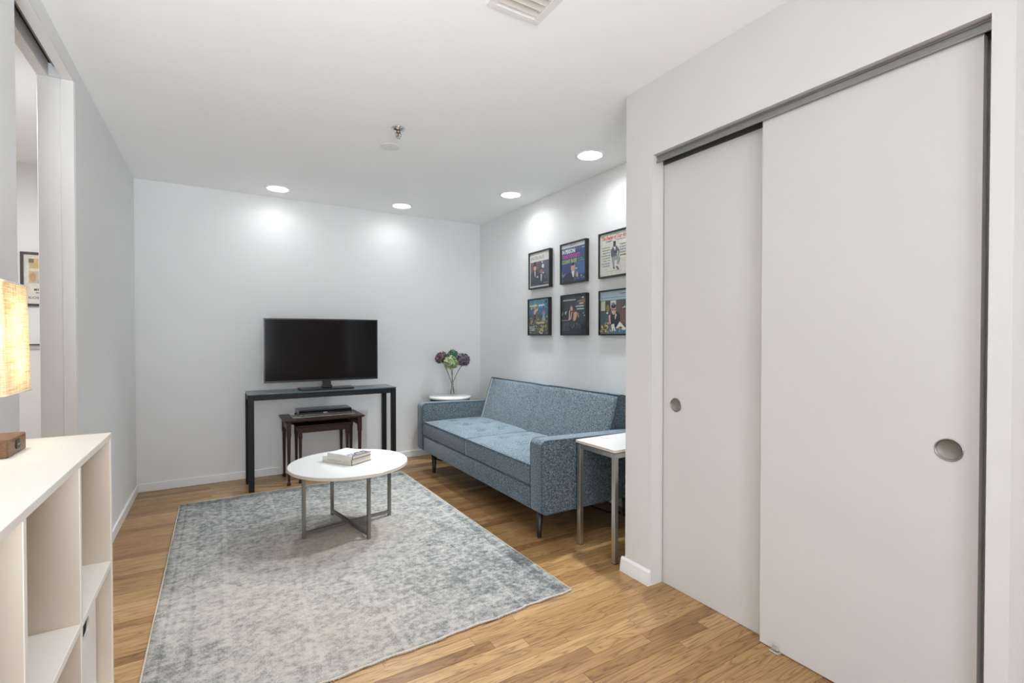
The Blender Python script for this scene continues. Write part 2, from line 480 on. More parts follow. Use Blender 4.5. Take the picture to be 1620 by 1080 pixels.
def join_boxes(lst, bev=0.0):
    bm = bmesh.new()
    for b in lst: bm_box(bm, *b, bev=bev)
    return bm

# ------------------------------------------------------------------ room shell
T = 0.125                              # wall thickness
OY0, OY1, OZ = 2.146, 2.920, 2.363     # doorway in the left wall
# ceiling with a hole for the air vent
VX0, VX1, VY0, VY1 = 0.89, 1.055, 1.30, 1.576
struct('ceiling', join_boxes([(-2.3, VX0, YR-.1, YB+.1, H, H+.1), (VX1, XR+.1, YR-.1, YB+.1, H, H+.1), (VX0, VX1, YR-.1, VY0, H, H+.1), (VX0, VX1, VY1, YB+.1, H, H+.1)]), CEIL, label='smooth white painted ceiling with recessed downlights')
struct('wall_left', join_boxes([(XL-T, XL, YR-.1, OY0, 0, H), (XL-T, XL, OY1, YB+.1, 0, H), (XL-0.040, XL, OY0, OY1, OZ, H), (XL-T, XL-0.088, OY0, OY1, OZ, H)]), WALL, label='pale wall on the left with a tall doorway opening')
struct('wall_back', box(-2.3, XS+.1, YB, YB+.1, 0, H), WALL, label='pale wall behind the television')
struct('wall_sofa', box(XS, XS+.1, YC, YB, 0, H), WALL, label='pale wall behind the sofa with six framed prints')
# closet block: face wall with the opening for the sliding doors
CY0, CY1, CZ = 0.462, 1.660, 2.083
struct('wall_closet', join_boxes([(XC, XC+.10, CY1, YC, 0, H), (XC, XC+.10, YN, CY0, 0, H), (XC, XC+.10, CY0, CY1, CZ, H), (XC+.10, XS+.1, YC-.09, YC, 0, H)]), CLOSET, label='warm white wall around the sliding closet doors')
struct('wall_closet_inside', join_boxes([(XS+.02, XS+.1, YN+.09, YC-.09, 0, H), (XC+.10, XS+.02, CY1+.02, YC-.09, 0, H)]), CLOSET, label='dark interior of the closet')
struct('wall_passage', box(XC+.10, XR, YN, YN+.09, 0, H), CLOSET, label='warm wall turning away at the right edge')
# behind the camera
struct('wall_rear', join_boxes([(-2.3, -0.5, YR-.1, YR, 0, H), (0.8, XR+.1, YR-.1, YR, 0, H), (-0.5, 0.8, YR-.1, YR, 0, 0.5), (-0.5, 0.8, YR-.1, YR, 2.3, H)]), WALL)
struct('wall_right', box(XR, XR+.1, YR, YN+.09, 0, H), WALL)
struct('window_1', join_boxes([(-0.5, -0.45, YR-.08, YR-.02, .5, 2.3), (.75, .8, YR-.08, YR-.02, .5, 2.3), (-.45, .75, YR-.08, YR-.02, .5, .55), (-.45, .75, YR-.08, YR-.02, 2.25, 2.3)]), TRIM)  # made-up window frame, added around the opening for the rear fill
# adjoining room seen through the doorway
AY = YB
struct('wall_adjoining', join_boxes([(-2.3, -2.2, YR, AY, 0, H), (-2.2, XL-T, 0.6, 0.7, 0, H)]), TRIM, label='white side walls of the room beyond the doorway')
struct('wall_beyond', box(-2.2, XL-T-.001, AY-.012, AY, 0, H), TRIM, label='white wall of the room beyond the doorway')
AY = YB-.012

# doorway trim: two jamb boards with a step, track for the pocket door in the header slot
j = struct('trim_1', join_boxes([(XL-.046, XL-.001, OY1-.016, OY1-.0005, 0, OZ-.004)], bev=.0015), TRIM, label='white painted door jamb strip at the doorway')
obj('inner_jamb', box(XL-T, XL-.047, OY1-.010, OY1-.0005, 0, OZ-.001, bev=.0015), TRIM, j)
obj('near_jamb', box(XL-T, XL-.001, OY0+.0005, OY0+.010, 0, OZ-.001, bev=.0015), TRIM, j)
obj('header_cap', box(XL-.040, XL-.001, OY0, OY1, OZ-.006, OZ-.0005, bev=.001), TRIM, j)
obj('inner_header_cap', box(XL-T, XL-.088, OY0, OY1, OZ-.006, OZ-.0005, bev=.001), TRIM, j)
sl = struct('trim_2', join_boxes([(XL-.0875, XL-.0405, OY0, OY1, OZ+.060, OZ+.075)]), DARK, label='dark slot of the pocket door track in the doorway header')
obj('track_rail', box(XL-.070, XL-.056, OY0+.01, OY1-.02, OZ+.040, OZ+.0598, bev=.001), ALU, sl)
obj('roller_bracket', box(XL-.056, XL-.044, OY1-.12, OY1-.05, OZ+.030, OZ+.0598, bev=.001), STEEL, sl)

# baseboards
def baseboard(name, poly2, pts0, pts1, label, mat=BASEB):
    return name
BH, BT = 0.066, 0.013
struct('baseboard_back', box(XL+BT, XS-BT, YB-BT, YB, 0, BH, bev=.003), BASEB, label='low white baseboard under the television wall')
struct('baseboard_left', box(XL, XL+BT, OY1, YB, 0, BH, bev=.003), BASEB, label='low white baseboard along the left wall')
struct('baseboard_sofa', box(XS-BT, XS, YC, YB-BT, 0, BH, bev=.003), BASEB, label='low white baseboard behind the sofa')
prof = [(XC-.020, 0), (XC-.019, .018), (XC-.012, .062), (XC-.004, .072), (XC, .072), (XC, 0)]
struct('baseboard_closet', prism(prof, 'y', CY1+.002, YC+.020), TRIM, label='taller moulded white baseboard on the closet pier')
struct('baseboard_closet_end', box(XC, XS-BT, YC, YC+.018, 0, .07, bev=.003), TRIM)
struct('baseboard_passage', prism([(q[0], q[1]) for q in prof], 'y', YN, CY0-.002), BASEB)

# ------------------------------------------------------------------ plank floor
floor = struct('floor', box(-2.3, XR+.1, YR-.1, YB+.1, -0.10, -0.011), SUBF, label='oak strip floor, boards running parallel to the television wall')
PW, ANCH = 0.0571, 1.522
fixed = {1.579: [1.041, 1.445], 1.465: [1.50], 1.408: [1.225], 1.351: [1.469], 1.636: [0.918], 1.294: [1.737], 1.237: [1.557], 1.750: [1.083]}
def plank_mesh(L, W):
    bm = bmesh.new(); g = 0.00035; c = 0.0009
    x, y = L/2-g, W/2-g
    lo = [bm.verts.new((sx*x, sy*y, -0.010)) for sx, sy in ((-1, -1), (1, -1), (1, 1), (-1, 1))]
    mi = [bm.verts.new((sx*x, sy*y, -c*0.8)) for sx, sy in ((-1, -1), (1, -1), (1, 1), (-1, 1))]
    to = [bm.verts.new((sx*(x-c), sy*(y-c), 0)) for sx, sy in ((-1, -1), (1, -1), (1, 1), (-1, 1))]
    for A, B in ((lo, mi), (mi, to)):
        for k in range(4): bm.faces.new((A[k], A[(k+1) % 4], B[(k+1) % 4], B[k]))
    bm.faces.new(to)
    return bm
rest = bmesh.new(); nplank = 0
k0 = math.floor((0.90-ANCH)/PW); k1 = math.ceil((YB-ANCH)/PW)
for k in range(math.floor((YR-ANCH)/PW), k1):
    y0 = ANCH+k*PW; y1 = min(y0+PW, YB)
    if y1-y0 < .004: continue
    fx = []
    for fy, xs in fixed.items():
        if abs(fy-y0) < .02: fx = xs
    xa, xb = (XL-0.02, XS) if k >= k0 else (XL-0.02, XR)
    cuts = [xa]
    if fx:
        x = fx[0]
        left = []
        while x > xa+.2:
            left.append(x); x -= random.uniform(.55, 1.5)
        cuts = [xa]+left[::-1]+fx[1:]
    while True:
        x = cuts[-1]+random.uniform(.55, 1.75)*(0.6 if len(cuts) == 1 and not fx else 1)
        if x > xb-.15: break
        cuts.append(x)
    cuts.append(xb)
    for a, b in zip(cuts, cuts[1:]):
        if k >= k0:
            pm = plank_mesh(b-a, y1-y0)
            bmesh.ops.translate(pm, verts=pm.verts[:], vec=((a+b)/2, (y0+y1)/2, 0))
            obj('plank', pm, OAK, floor, loc=((a+b)/2, (y0+y1)/2, 0)); nplank += 1
        else:
            pm = plank_mesh(b-a, y1-y0)
            bmesh.ops.translate(pm, verts=pm.verts[:], vec=((a+b)/2, (y0+y1)/2, 0))
            tmp = bpy.data.meshes.new('tmp'); pm.to_mesh(tmp); pm.free(); rest.from_mesh(tmp); bpy.data.meshes.remove(tmp)
bm_box(rest, -2.2, XL-.03, .7, YB, -.010, 0)
o = obj('more_planks', rest, OAK, floor); o['kind'] = 'stuff'
print('planks', nplank)

# ------------------------------------------------------------------ ceiling fittings
def downlight(x, y, label, col, power, beam=64, aim=(0, 0), group='recessed ceiling downlights'):
    t = thing('downlight', label, 'ceiling light', (x, y, H), group)
    obj('trim_ring', lathe([(0.079, -.0005), (0.080, -.004), (0.090, -.006), (0.098, -.004), (0.099, -.0005)], (x, y, H), 48, caps=False), CEIL, t)
    obj('lens', lathe([(0, -.003), (0.0795, -.003)], (x, y, H), 48, caps=False), LAMPON, t)
    l = bpy.data.lights.new('downlight_lamp', 'SPOT')
    l.energy = power; l.color = col; l.spot_size = math.radians(beam); l.spot_blend = 1.0; l.shadow_soft_size = .06
    lo = bpy.data.objects.new('downlight_lamp', l); COL.objects.link(lo); lo.location = (x, y, H-.012)
    lo.rotation_euler = (math.radians(aim[0]), math.radians(aim[1]), 0)
    l2 = add_area('downlight_glow', (x, y, H-.010), (0, 0, 0), .15, .15, power*.0088 if beam != 78 else power*.0098, col, 'DISK', math.radians(150))
    return t
downlight(0.437, 4.46, 'round recessed downlight nearest the back left corner, above the television', DOWN_COL, DOWN_W*.36, 78, (-27, 0))
downlight(1.482, 4.433, 'round recessed downlight near the back wall, between television and corner', DOWN_COL, DOWN_W*.36, 78, (-27, 0))
downlight(2.172, 3.605, 'round recessed downlight above the far half of the sofa', DOWN_COL, DOWN_W*1.1, 76, (0, 20))
downlight(2.164, 2.552, 'largest round recessed downlight, above the near end of the sofa beside the closet', DOWN_COL, DOWN_W*1.1, 76, (0, 20))
for x, y, wh in ((0.70, 1.30, 'just out of the photo above the foreground floor'), (0.75, -1.35, 'behind the camera near the rear wall'), (2.6, -1.0, 'in the side passage past the closet')):  # unseen downlights added as fill for the foreground and rear
    downlight(x, y, 'round recessed downlight '+wh, WARM_COL, DOWN_W*(.30 if y > 0 else .5), 92)
add_area('adjoining_room_ceiling_lamp', (-1.35, 3.1, H-.03), (0, 0, 0), .5, .5, 12, (.95, .97, 1), 'DISK')  # unseen light added to brighten the room beyond the doorway

t = thing('fire_sprinkler', 'small chrome fire sprinkler head hanging from the ceiling', 'sprinkler', (0.921, 2.814, H))
sx, sy = 0.921, 2.814
obj('escutcheon', lathe([(0, -.0005), (0.041, -.0005), (0.040, -.004), (0.030, -.012), (0.014, -.016), (0, -.016)], (sx, sy, H), 32, caps=False), CHROME, t)
bm = bmesh.new()
bm_lathe(bm, [(0, -.014), (.012, -.014), (.012, -.024), (.009, -.028), (0, -.028)], (sx, sy, H), 16, caps=False)
obj('nozzle', bm, SPRK, t)
bm = bmesh.new()
for s in (-1, 1):
    bm_tube(bm, [(sx+s*.009, sy, H-.024), (sx+s*.016, sy, H-.034), (sx+s*.015, sy, H-.044), (sx+s*.004, sy, H-.056)], .0028, 8)
obj('yoke', bm, SPRK, t)
obj('bulb', lathe([(0, -.027), (.0035, -.030), (.004, -.042), (.003, -.050), (0, -.053)], (sx, sy, H), 12, caps=False), M('bulb_amber', (.25, .08, .02, 1), .15, vary=.1, vscale=50), t)
obj('deflector', lathe([(0, -.055), (.013, -.056), (.014, -.058), (0, -.0595)], (sx, sy, H), 16, caps=False), CHROME, t)

o = obj('ceiling_cover_plate', lathe([(0, -.0065), (.058, -.0065), (.064, -.004), (.066, -.0005), (0, -.0005)], (.963, 3.103, H), 48, caps=False), TRIM, loc=(.963, 3.103, H))
tag(o, 'flat round white cover plate on the ceiling beside the sprinkler', 'cover plate')

t = thing('ceiling_vent', 'white louvred air vent in the ceiling at the top of the photo', 'vent', (0.97, 1.44, H))
fx0, fx1, fy0, fy1 = .857, 1.086, 1.27, 1.602
bm = join_boxes([(fx0, fx1, VY1, fy1, H-.008, H-.0005), (fx0, fx1, fy0, VY0, H-.008, H-.0005), (fx0, VX0, VY0, VY1, H-.008, H-.0005), (VX1, fx1, VY0, VY1, H-.008, H-.0005)], bev=.001)
obj('flange', bm, VENTP, t)
obj('duct', join_boxes([(VX0+.002, VX1-.002, VY0+.002, VY1-.002, H+.055, H+.06)]), VENTIN, t)
yv = VY1-.012
while yv > VY0+.01:
    sl_ = prism([(yv, H-.004), (yv-.002, H-.005), (yv-.028, H+.024), (yv-.026, H+.025)], 'x', VX0+.002, VX1-.002)
    obj('slat', sl_, VENTSL, t)
    yv -= .0335

# ------------------------------------------------------------------ closet: track and sliding doors
TX = XC+.028
t = tag(obj('closet_door_track', join_boxes([(TX, TX+.004, CY0+.002, CY1-.002, CZ-.032, CZ-.001), (TX-.006, TX, CY0+.002, CY1-.002, CZ-.035, CZ-.027), (TX-.004, TX, CY0+.002, CY1-.002, CZ-.008, CZ-.001)], bev=.001), ALU), 'long aluminium sliding door track along the top of the closet opening', 'door track')
obj('rear_channel', join_boxes([(TX+.004, TX+.090, CY0+.002, CY1-.002, CZ-.006, CZ-.001), (TX+.044, TX+.048, CY0+.002, CY1-.002, CZ-.036, CZ-.006), (TX+.086, TX+.090, CY0+.002, CY1-.002, CZ-.030, CZ-.006)]), TRACKD, t)

def pull(parent, x, y, z, r):
    bm = bmesh.new()
    bm_lathe(bm, [(r*.86, -.006), (r*.88, .0), (r*.90, .0022), (r*.97, .0025), (r, .0003)], (0, 0, 0), 40, caps=False)
    bmesh.ops.rotate(bm, verts=bm.verts[:], cent=(0, 0, 0), matrix=Matrix.Rotation(-PI/2, 3, 'Y'))
    bmesh.ops.translate(bm, verts=bm.verts[:], vec=(x, y, z))
    p = obj('finger_pull', bm, PULLR, parent)
    bm = bmesh.new()
    bm_lathe(bm, [(0, -.004), (r*.80, -.004), (r*.87, .0004)], (0, 0, 0), 40, caps=False)
    bmesh.ops.rotate(bm, verts=bm.verts[:], cent=(0, 0, 0), matrix=Matrix.Rotation(-PI/2, 3, 'Y'))
    bmesh.ops.translate(bm, verts=bm.verts[:], vec=(x, y, z))
    obj('pull_cup', bm, PULLC, p)

def slab_with_hole(x0, x1, y0, y1, z0, z1, hy, hz, r):
    """door leaf with a round recess cut in its front face"""
    bm = bmesh.new(); n = 40
    ring = [bm.verts.new((x0, hy+r*math.cos(2*PI*k/n), hz+r*math.sin(2*PI*k/n))) for k in range(n)]
    ring2 = [bm.verts.new((x0+.006, v.co.y, v.co.z)) for v in ring]
    outer = []
    for v in ring:
        dy, dz = v.co.y-hy, v.co.z-hz
        s = 2.2*r/max(abs(dy), abs(dz))
        outer.append(bm.verts.new((x0, hy+dy*s, hz+dz*s)))
    for k in range(n):
        k2 = (k+1) % n
        bm.faces.new((ring[k], ring[k2], outer[k2], outer[k])); bm.faces.new((ring[k], ring2[k], ring2[k2], ring[k2]))
    bm.faces.new(ring2)
    a = 2.2*r
    def q(ya, yb, za, zb): bm.faces.new([bm.verts.new((x0, *p)) for p in ((ya, za), (yb, za), (yb, zb), (ya, zb))])
    q(y0, y1, z0, hz-a); q(y0, y1, hz+a, z1); q(y0, hy-a, hz-a, hz+a); q(hy+a, y1, hz-a, hz+a)
    b = [bm.verts.new((x1, *p)) for p in ((y0, z0), (y1, z0), (y1, z1), (y0, z1))]
    f = [bm.verts.new((x0, *p)) for p in ((y0, z0), (y1, z0), (y1, z1), (y0, z1))]
    bm.faces.new(b)
    for k in range(4): bm.faces.new((f[k], f[(k+1) % 4], b[(k+1) % 4], b[k]))
    bmesh.ops.remove_doubles(bm, verts=bm.verts[:], dist=1e-5)
    bmesh.ops.recalc_face_normals(bm, faces=bm.faces[:])
    return bm
FD, RD = XC+.034, XC+.076
d1 = tag(obj('sliding_door', slab_with_hole(FD, FD+.032, 0.486, 1.128, .000+.004, 2.052, .552, .876, .030), DOORW, loc=(FD, .8, 0)), 'large front white sliding closet door on the right with a round metal pull', 'door', 'sliding closet doors')
pull(d1, FD, .552, .876, .034)
d2 = tag(obj('sliding_door', slab_with_hole(RD, RD+.032, 1.02, 1.655, .002, 2.046, 1.580, .884, .030), DOORW, loc=(RD, 1.3, 0)), 'rear white sliding closet door, half hidden behind the front one, beside the wall pier', 'door', 'sliding closet doors')
pull(d2, RD, 1.580, .884, .034)
t = thing('door_guide', 'small metal and plastic floor guide at the foot of the front sliding door', 'door guide', (FD-.01, 1.055, 0))
obj('base_plate', box(FD-.022, FD+.01, 1.040, 1.078, 0.0, .006, bev=.002), STEEL, t)
obj('upright', box(FD-.010, FD-.002, 1.050, 1.072, .006, .030, bev=.002), PLASTIC, t)

# ------------------------------------------------------------------ rug
RC = [(-0.237, 1.757), (1.437, 1.830), (1.413, 4.240), (-0.237, 4.209)]
bm = bmesh.new()
NX, NY = 60, 80
def rp(u, v):
    a = Vector(RC[0]).lerp(Vector(RC[1]), u); b = Vector(RC[3]).lerp(Vector(RC[2]), u)
    p = a.lerp(b, v)
    return p
grid = []
for jv in range(NY+1):
    row = []
    for iu in range(NX+1):
        u, v = iu/NX, jv/NY
        p = rp(u, v)
        z = .0075+.0008*math.sin(p.x*9+1.3)*math.sin(p.y*7)
        if v == 0: p.y += .003*math.sin(u*31)+.002*math.sin(u*83)
        row.append(bm.verts.new((p.x, p.y, z)))
    grid.append(row)
for jv in range(NY):
    for iu in range(NX):
        f = bm.faces.new((grid[jv][iu], grid[jv][iu+1], grid[jv+1][iu+1], grid[jv+1][iu])); f.smooth = True
edge = grid[0] + [r[-1] for r in grid[1:]] + grid[-1][-2::-1] + [r[0] for r in grid[-2:0:-1]]
low = [bm.verts.new((v.co.x, v.co.y, .0008)) for v in edge]
for k in range(len(edge)):
    k2 = (k+1) % len(edge)
    bm.faces.new((edge[k2], edge[k], low[k], low[k2]))
rug = tag(obj('rug', bm, RUG), 'large distressed grey and blue area rug under the white coffee table', 'rug')
for nm, v, n in (('fringe', 0, 300), ('fringe', 1, 300)):
    bm = bmesh.new()
    s = -1 if v == 0 else 1
    # rolled selvedge
    pts = []
    for k in range(90):
        u = k/89; p = rp(u, v)
        yo = (.003*math.sin(u*31)+.002*math.sin(u*83)) if v == 0 else 0
        pts.append((p.x, p.y+yo+s*.004, .0048+.0016*random.random()))
    bm_tube(bm, pts, [.0040+.0016*random.random() for _ in pts], 6)
    for k in range(n):
        u = (k+random.random())/n; p = rp(u, v)
        yo = (.003*math.sin(u*31)+.002*math.sin(u*83)) if v == 0 else 0
        L = random.uniform(.006, .014); dx = random.uniform(-.006, .006)
        a = Vector((p.x, p.y+yo+s*.003, random.uniform(.005, .010)))
        b = a+Vector((dx, s*L, 0)); b.z = random.uniform(.0015, .006)
        bm_tube(bm, [a, (a+b)/2+Vector((0, 0, .002)), b], .0012, 3)
    o = obj(nm, bm, SELV, rug); o['kind'] = 'stuff'; o['label'] = 'short cream fringe along the rug end'
for u in (0, 1):
    pts = [(rp(u, k/40).x, rp(u, k/40).y, .0045) for k in range(41)]
    o = obj('bound_edge', tube(pts, .0042, 6), SELV, rug)

# ------------------------------------------------------------------ console table, TV
CX0, CX1, CF, CB, CH = 0.200, 1.372, 4.285, 4.585, 0.767
LG = .040
t = thing('console_table', 'long narrow black console table standing under the television', 'table', ((CX0+CX1)/2, (CF+CB)/2, 0))
obj('tabletop', box(CX0-.004, CX1+.004, CF-.004, CB+.004, CH-.012, CH, bev=.002), CONTOP, t)
for x in (CX0, CX1-LG):
    for y in (CF, CB-LG):
        dx = .003 if y == CF else -.005
        obj('leg', box(x+dx, x+LG+dx, y, y+LG, 0, CH-.0125, bev=.002), BLACKM, t)
for y in (CF, CB-LG): obj('apron', box(CX0+LG+.003, CX1-LG-.005, y, y+LG, CH-.0525, CH-.0125, bev=.002), BLACKM, t)
for x in (CX0, CX1-LG): obj('apron', box(x, x+LG, CF+LG, CB-LG, CH-.0525, CH-.0125, bev=.002), BLACKM, t)

TX0, TX1, TZ0, TZ1, TY = 0.319, 1.243, 0.837, 1.369, 4.405
t = thing('television', 'flat screen black television on its stand on the console table', 'television', (.81, 4.44, CH))
obj('casing', box(TX0, TX1, TY+.004, TY+.030, TZ0, TZ1, bev=.003), TVB, t)
obj('edge_trim', join_boxes([(TX0-.0015, TX0+.003, TY+.002, TY+.010, TZ0, TZ1), (TX1-.003, TX1+.0015, TY+.002, TY+.010, TZ0, TZ1), (TX0, TX1, TY+.002, TY+.010, TZ1-.003, TZ1+.0015)]), TVE, t)
obj('bezel', join_boxes([(TX0, TX0+.011, TY, TY+.0038, TZ0, TZ1), (TX1-.011, TX1, TY, TY+.0038, TZ0, TZ1), (TX0+.011, TX1-.011, TY, TY+.0038, TZ1-.011, TZ1), (TX0+.011, TX1-.011, TY, TY+.0038, TZ0, TZ0+.016)]), TVB, t)
obj('screen', box(TX0+.011, TX1-.011, TY+.0015, TY+.0038, TZ0+.016, TZ1-.011), TVS, t)
obj('neck', join_boxes([(.775, .842, TY+.006, TY+.05, CH+.012, TZ0+.03)], bev=.004), TVB, t)
obj('collar', box(.768, .850, TY-.006, TY+.055, CH+.012, CH+.034, bev=.004), TVB, t)
bs = rounded([(.600, 4.335), (1.02, 4.335), (1.035, 4.535), (.585, 4.535)], [.006]*4, 3)
obj('stand_base', prism(bs, 'z', CH+.0005, CH+.012, bev=.002), TVB, t)

# ------------------------------------------------------------------ nest of tables
def nest_table(x0, x1, y0, y1, h, ap, label, ins=.022, lw=.034):
    t = thing('nesting_table', label, 'table', ((x0+x1)/2, (y0+y1)/2, 0), 'nest of dark wooden tables')
    pr = [(0, -.018), (.004, -.018), (.010, -.010), (.003, -.006), (.0, 0)]
    bm = bmesh.new()
    rings = []
    for d, z in ((.014, -.020), (.010, -.014), (.0, -.010), (.0, -.005), (.006, 0)):
        rings.append([bm.verts.new(p) for p in ((x0+d, y0+d, h+z), (x1-d, y0+d, h+z), (x1-d, y1-d, h+z), (x0+d, y1-d, h+z))])
    bm.faces.new(rings[0][::-1]); bm.faces.new(rings[-1])
    for a, b in zip(rings, rings[1:]):
        for k in range(4): bm.faces.new((a[k], a[(k+1) % 4], b[(k+1) % 4], b[k]))
    obj('tabletop', bm, MAHOG, t)
    zt = h-.0205
    X = (x0+ins, x1-ins-lw); Y = (y0+ins, y1-ins-lw)
    for xx in X:
        for yy in Y:
            bm = bmesh.new()
            zb = zt-ap-.045
            bm_box(bm, xx, xx+lw, yy, yy+lw, zb, zt, bev=.0015)
            cxx, cyy = xx+lw/2, yy+lw/2
            rr = [(lw*.43, zb), (lw*.40, zb-.02), (lw*.25, .045), (lw*.24, .034)]
            prev = None
            for r, z in rr:
                ring = [bm.verts.new((cxx+sx*r, cyy+sy*r, z)) for sx, sy in ((-1, -1), (1, -1), (1, 1), (-1, 1))]
                if prev:
                    for k in range(4): bm.faces.new((prev[k], ring[k], ring[(k+1) % 4], prev[(k+1) % 4]))
                prev = ring
            bmesh.ops.recalc_face_normals(bm, faces=bm.faces[:])
            lg = obj('leg', bm, MAHOG, t)
            obj('foot', lathe([(0, 0), (.011, 0), (.015, .006), (.0155, .014), (.011, .026), (.008, .036), (0, .036)], (cxx, cyy, 0), 14, caps=False), MAHOG, lg)
    yc = lw*.25
    obj('apron', box(x0+ins+lw, x1-ins-lw, y1-ins-lw+yc, y1-ins-yc, zt-ap, zt), MAHOG, t)
    for xx in X: obj('apron', box(xx+yc, xx+lw-yc, y0+ins+lw, y1-ins-lw, zt-ap, zt), MAHOG, t)
    return t, X, Y, zt
t, X_, Y_, zt = nest_table(.455, 1.100, 4.288, 4.690, .536, .070, 'larger dark mahogany nesting table with a player on it, under the console')
t, X_, Y_, zt = nest_table(.548, 1.000, 4.322, 4.640, .482, .045, 'smaller dark mahogany nesting table tucked under the larger one', lw=.030)
obj('apron', box(.548+.052, 1.000-.052, 4.322+.026, 4.322+.046, zt-.045, zt), MAHOG, t)

o = tag(obj('placemat', box(.535, 1.045, 4.405, 4.680, .5362, .5402, bev=.001), PALE), 'thin pale placemat lying under the black disc player', 'placemat')
PX0, PX1, PF, PB, PZ = .588, 1.022, 4.440, 4.655, .5404
t = thing('disc_player', 'slim black disc player on the pale placemat below the console', 'disc player', (.79, 4.55, PZ))
obj('housing', prism([(PF+.012, PZ+.006), (PF+.012, PZ+.042), (PF+.03, PZ+.048), (PB, PZ+.048), (PB, PZ+.006)], 'x', PX0, PX1, bev=.001), PLAY, t)
obj('front_panel', prism([(PF, PZ+.008), (PF, PZ+.030), (PF+.0118, PZ+.041), (PF+.0118, PZ+.006)], 'x', PX0, PX1), PLAYF, t)
obj('disc_tray', box(.70, .89, PF-.0015, PF-.0002, PZ+.017, PZ+.029), TVB, t)
obj('badge', box(.780, .815, PF-.0022, PF-.0016, PZ+.020, PZ+.026), LABELW, t)
obj('trim_strip', box(PX0+.002, PX1-.002, PF-.0012, PF-.0002, PZ+.009, PZ+.0115), STEEL, t)
for x in (PX0+.03, PX1-.05):
    for y in (PF+.03, PB-.04): obj('foot', lathe([(0, 0), (.010, 0), (.010, .006), (0, .006)], (x+.01, y, PZ), 12, caps=False), CORD, t)
obj('cable', tube([(PX0-.004, 4.60, PZ+.010), (PX0-.018, 4.59, PZ+.008), (PX0-.020, 4.57, PZ+.006), (PX0-.002, 4.565, PZ+.012)], .003, 6), CORD, t)

# ------------------------------------------------------------------ coffee table, books
KX, KY, KZ, KR = 0.713, 3.170, 0.420, 0.360
t = thing('coffee_table', 'low white topped coffee table with crossed metal legs standing on the rug', 'table', (KX, KY, .0085))
obj('tabletop', lathe([(0, -.0215), (KR-.003, -.0215), (KR, -.0195), (KR, -.002), (KR-.002, 0), (0, 0)], (KX, KY, KZ), 96, caps=False), [WHITETOP, EDGE], t)
o = t.children[0]
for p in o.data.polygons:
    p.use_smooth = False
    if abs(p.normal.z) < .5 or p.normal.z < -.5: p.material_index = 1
LEG = [(0.436, 3.120), (0.766, 2.912), (0.988, 3.232), (0.660, 3.445)]
e1 = (Vector(LEG[2])-Vector(LEG[0])).normalized(); e2 = (Vector(LEG[1])-Vector(LEG[3])).normalized()
def barbox(a, b, w, z0, z1):
    a, b = Vector(a), Vector(b); d = (b-a).normalized(); n = Vector((-d.y, d.x))*w/2
    return prism([tuple(a-n), tuple(b-n), tuple(b+n), tuple(a+n)], 'z', z0, z1)
for q in LEG:
    d = (Vector(q)-Vector((KX, KY))).normalized()*.009
    obj('leg', barbox(Vector(q)-d, Vector(q)+d, .018, .0085, KZ-.0217), LEGSTEEL, t)
for a, b, zz in ((LEG[0], LEG[2], 0), (LEG[1], LEG[3], 0.0)):
    a2 = Vector(a)+(Vector(b)-Vector(a)).normalized()*.009; b2 = Vector(b)+(Vector(a)-Vector(b)).normalized()*.009
    obj('cross_bar', barbox(a2, b2, .0165, .026+zz, .044+zz), LEGSTEEL, t)
    obj('top_bar', barbox(a2, b2, .0165, KZ-.038, KZ-.0217), LEGSTEEL, t)

def book(c0, du, dv, L, W, th, z, label, top_art=False, spine_marks=True):
    """c0 = left end of the spine; du along the spine; dv across"""
    du, dv = Vector(du).normalized(), Vector(dv).normalized()
    def Q(a, b): return tuple(Vector(c0)+du*a+dv*b)
    cen = Q(L/2, W/2)
    t = thing('book', label, 'book', (cen[0], cen[1], z), 'books on the coffee table')
    def rect(a0, a1, b0, b1, z0, z1, name, m, bev=0):
        return obj(name, prism([Q(a0, b0), Q(a1, b0), Q(a1, b1), Q(a0, b1)], 'z', z0, z1, bev=bev), m, t)
    bt = .0025
    rect(.003, L-.003, .004, W-.003, z+bt, z+th-bt, 'pages', PAGES)
    rect(0, L, .0015, W, z, z+bt-.0001, 'back_board', BOARD)
    rect(0, L, .0015, W, z+th-bt+.0001, z+th-.0002, 'front_board', BOARD)
    rect(0, L-.0015, -.001, .0014, z, z+th, 'spine', COVER)
    rect(L-.0015, L, -.001, .0040, z+.0003, z+th-.0003, 'spine_end', BOARD)
    rect(.0005, L-.0025, .0016, W-.002, z+th-.0001, z+th+.0006, 'jacket', COVERT)
    if spine_marks:
        bm = bmesh.new(); a = .045 if spine_marks == 2 else .03
        def pt(a_, h): p = Q(a_, -.0014); return (p[0], p[1], z+h)
        while a < L*.66:
            k = random.uniform(.008, .022); pts = []
            for s in range(8):
                pts.append(pt(a+k*s/7, th*.5+math.sin(s*1.9+a*90)*th*.16))
            bm_tube(bm, pts, .0005, 4); a += k+.006
        for h in (.36, .56):
            bm_tube(bm, [pt(L*.74, th*h), pt(L*.93, th*h-.001)], .0005, 4)
        obj('spine_lettering', bm, INK, t)
    if top_art:
        rect(L*.72, L-.006, W*.05, W*.93, z+th+.0007, z+th+.0011, 'cover_photo', INKD)
        bm = bmesh.new()
        for k in range(9):
            a, b = random.uniform(L*.74, L*.9), W*(.1+.08*k)
            pr_ = [Q(a+.012*math.cos(s), b+.008*math.sin(s)) for s in [i*PI/4 for i in range(8)]]
            vs = [bm.verts.new((p[0], p[1], z+th+.0013)) for p in pr_]; bm.faces.new(vs)
        bmesh.ops.recalc_face_normals(bm, faces=bm.faces[:])
        obj('photo_highlights', bm, INKL, t)
    return t
book((.568, 3.262), (.132, -.207), (.145, .090), .245, .170, .038, KZ+.0003, 'thicker white book with dark boards lying under the other on the coffee table', spine_marks=2)
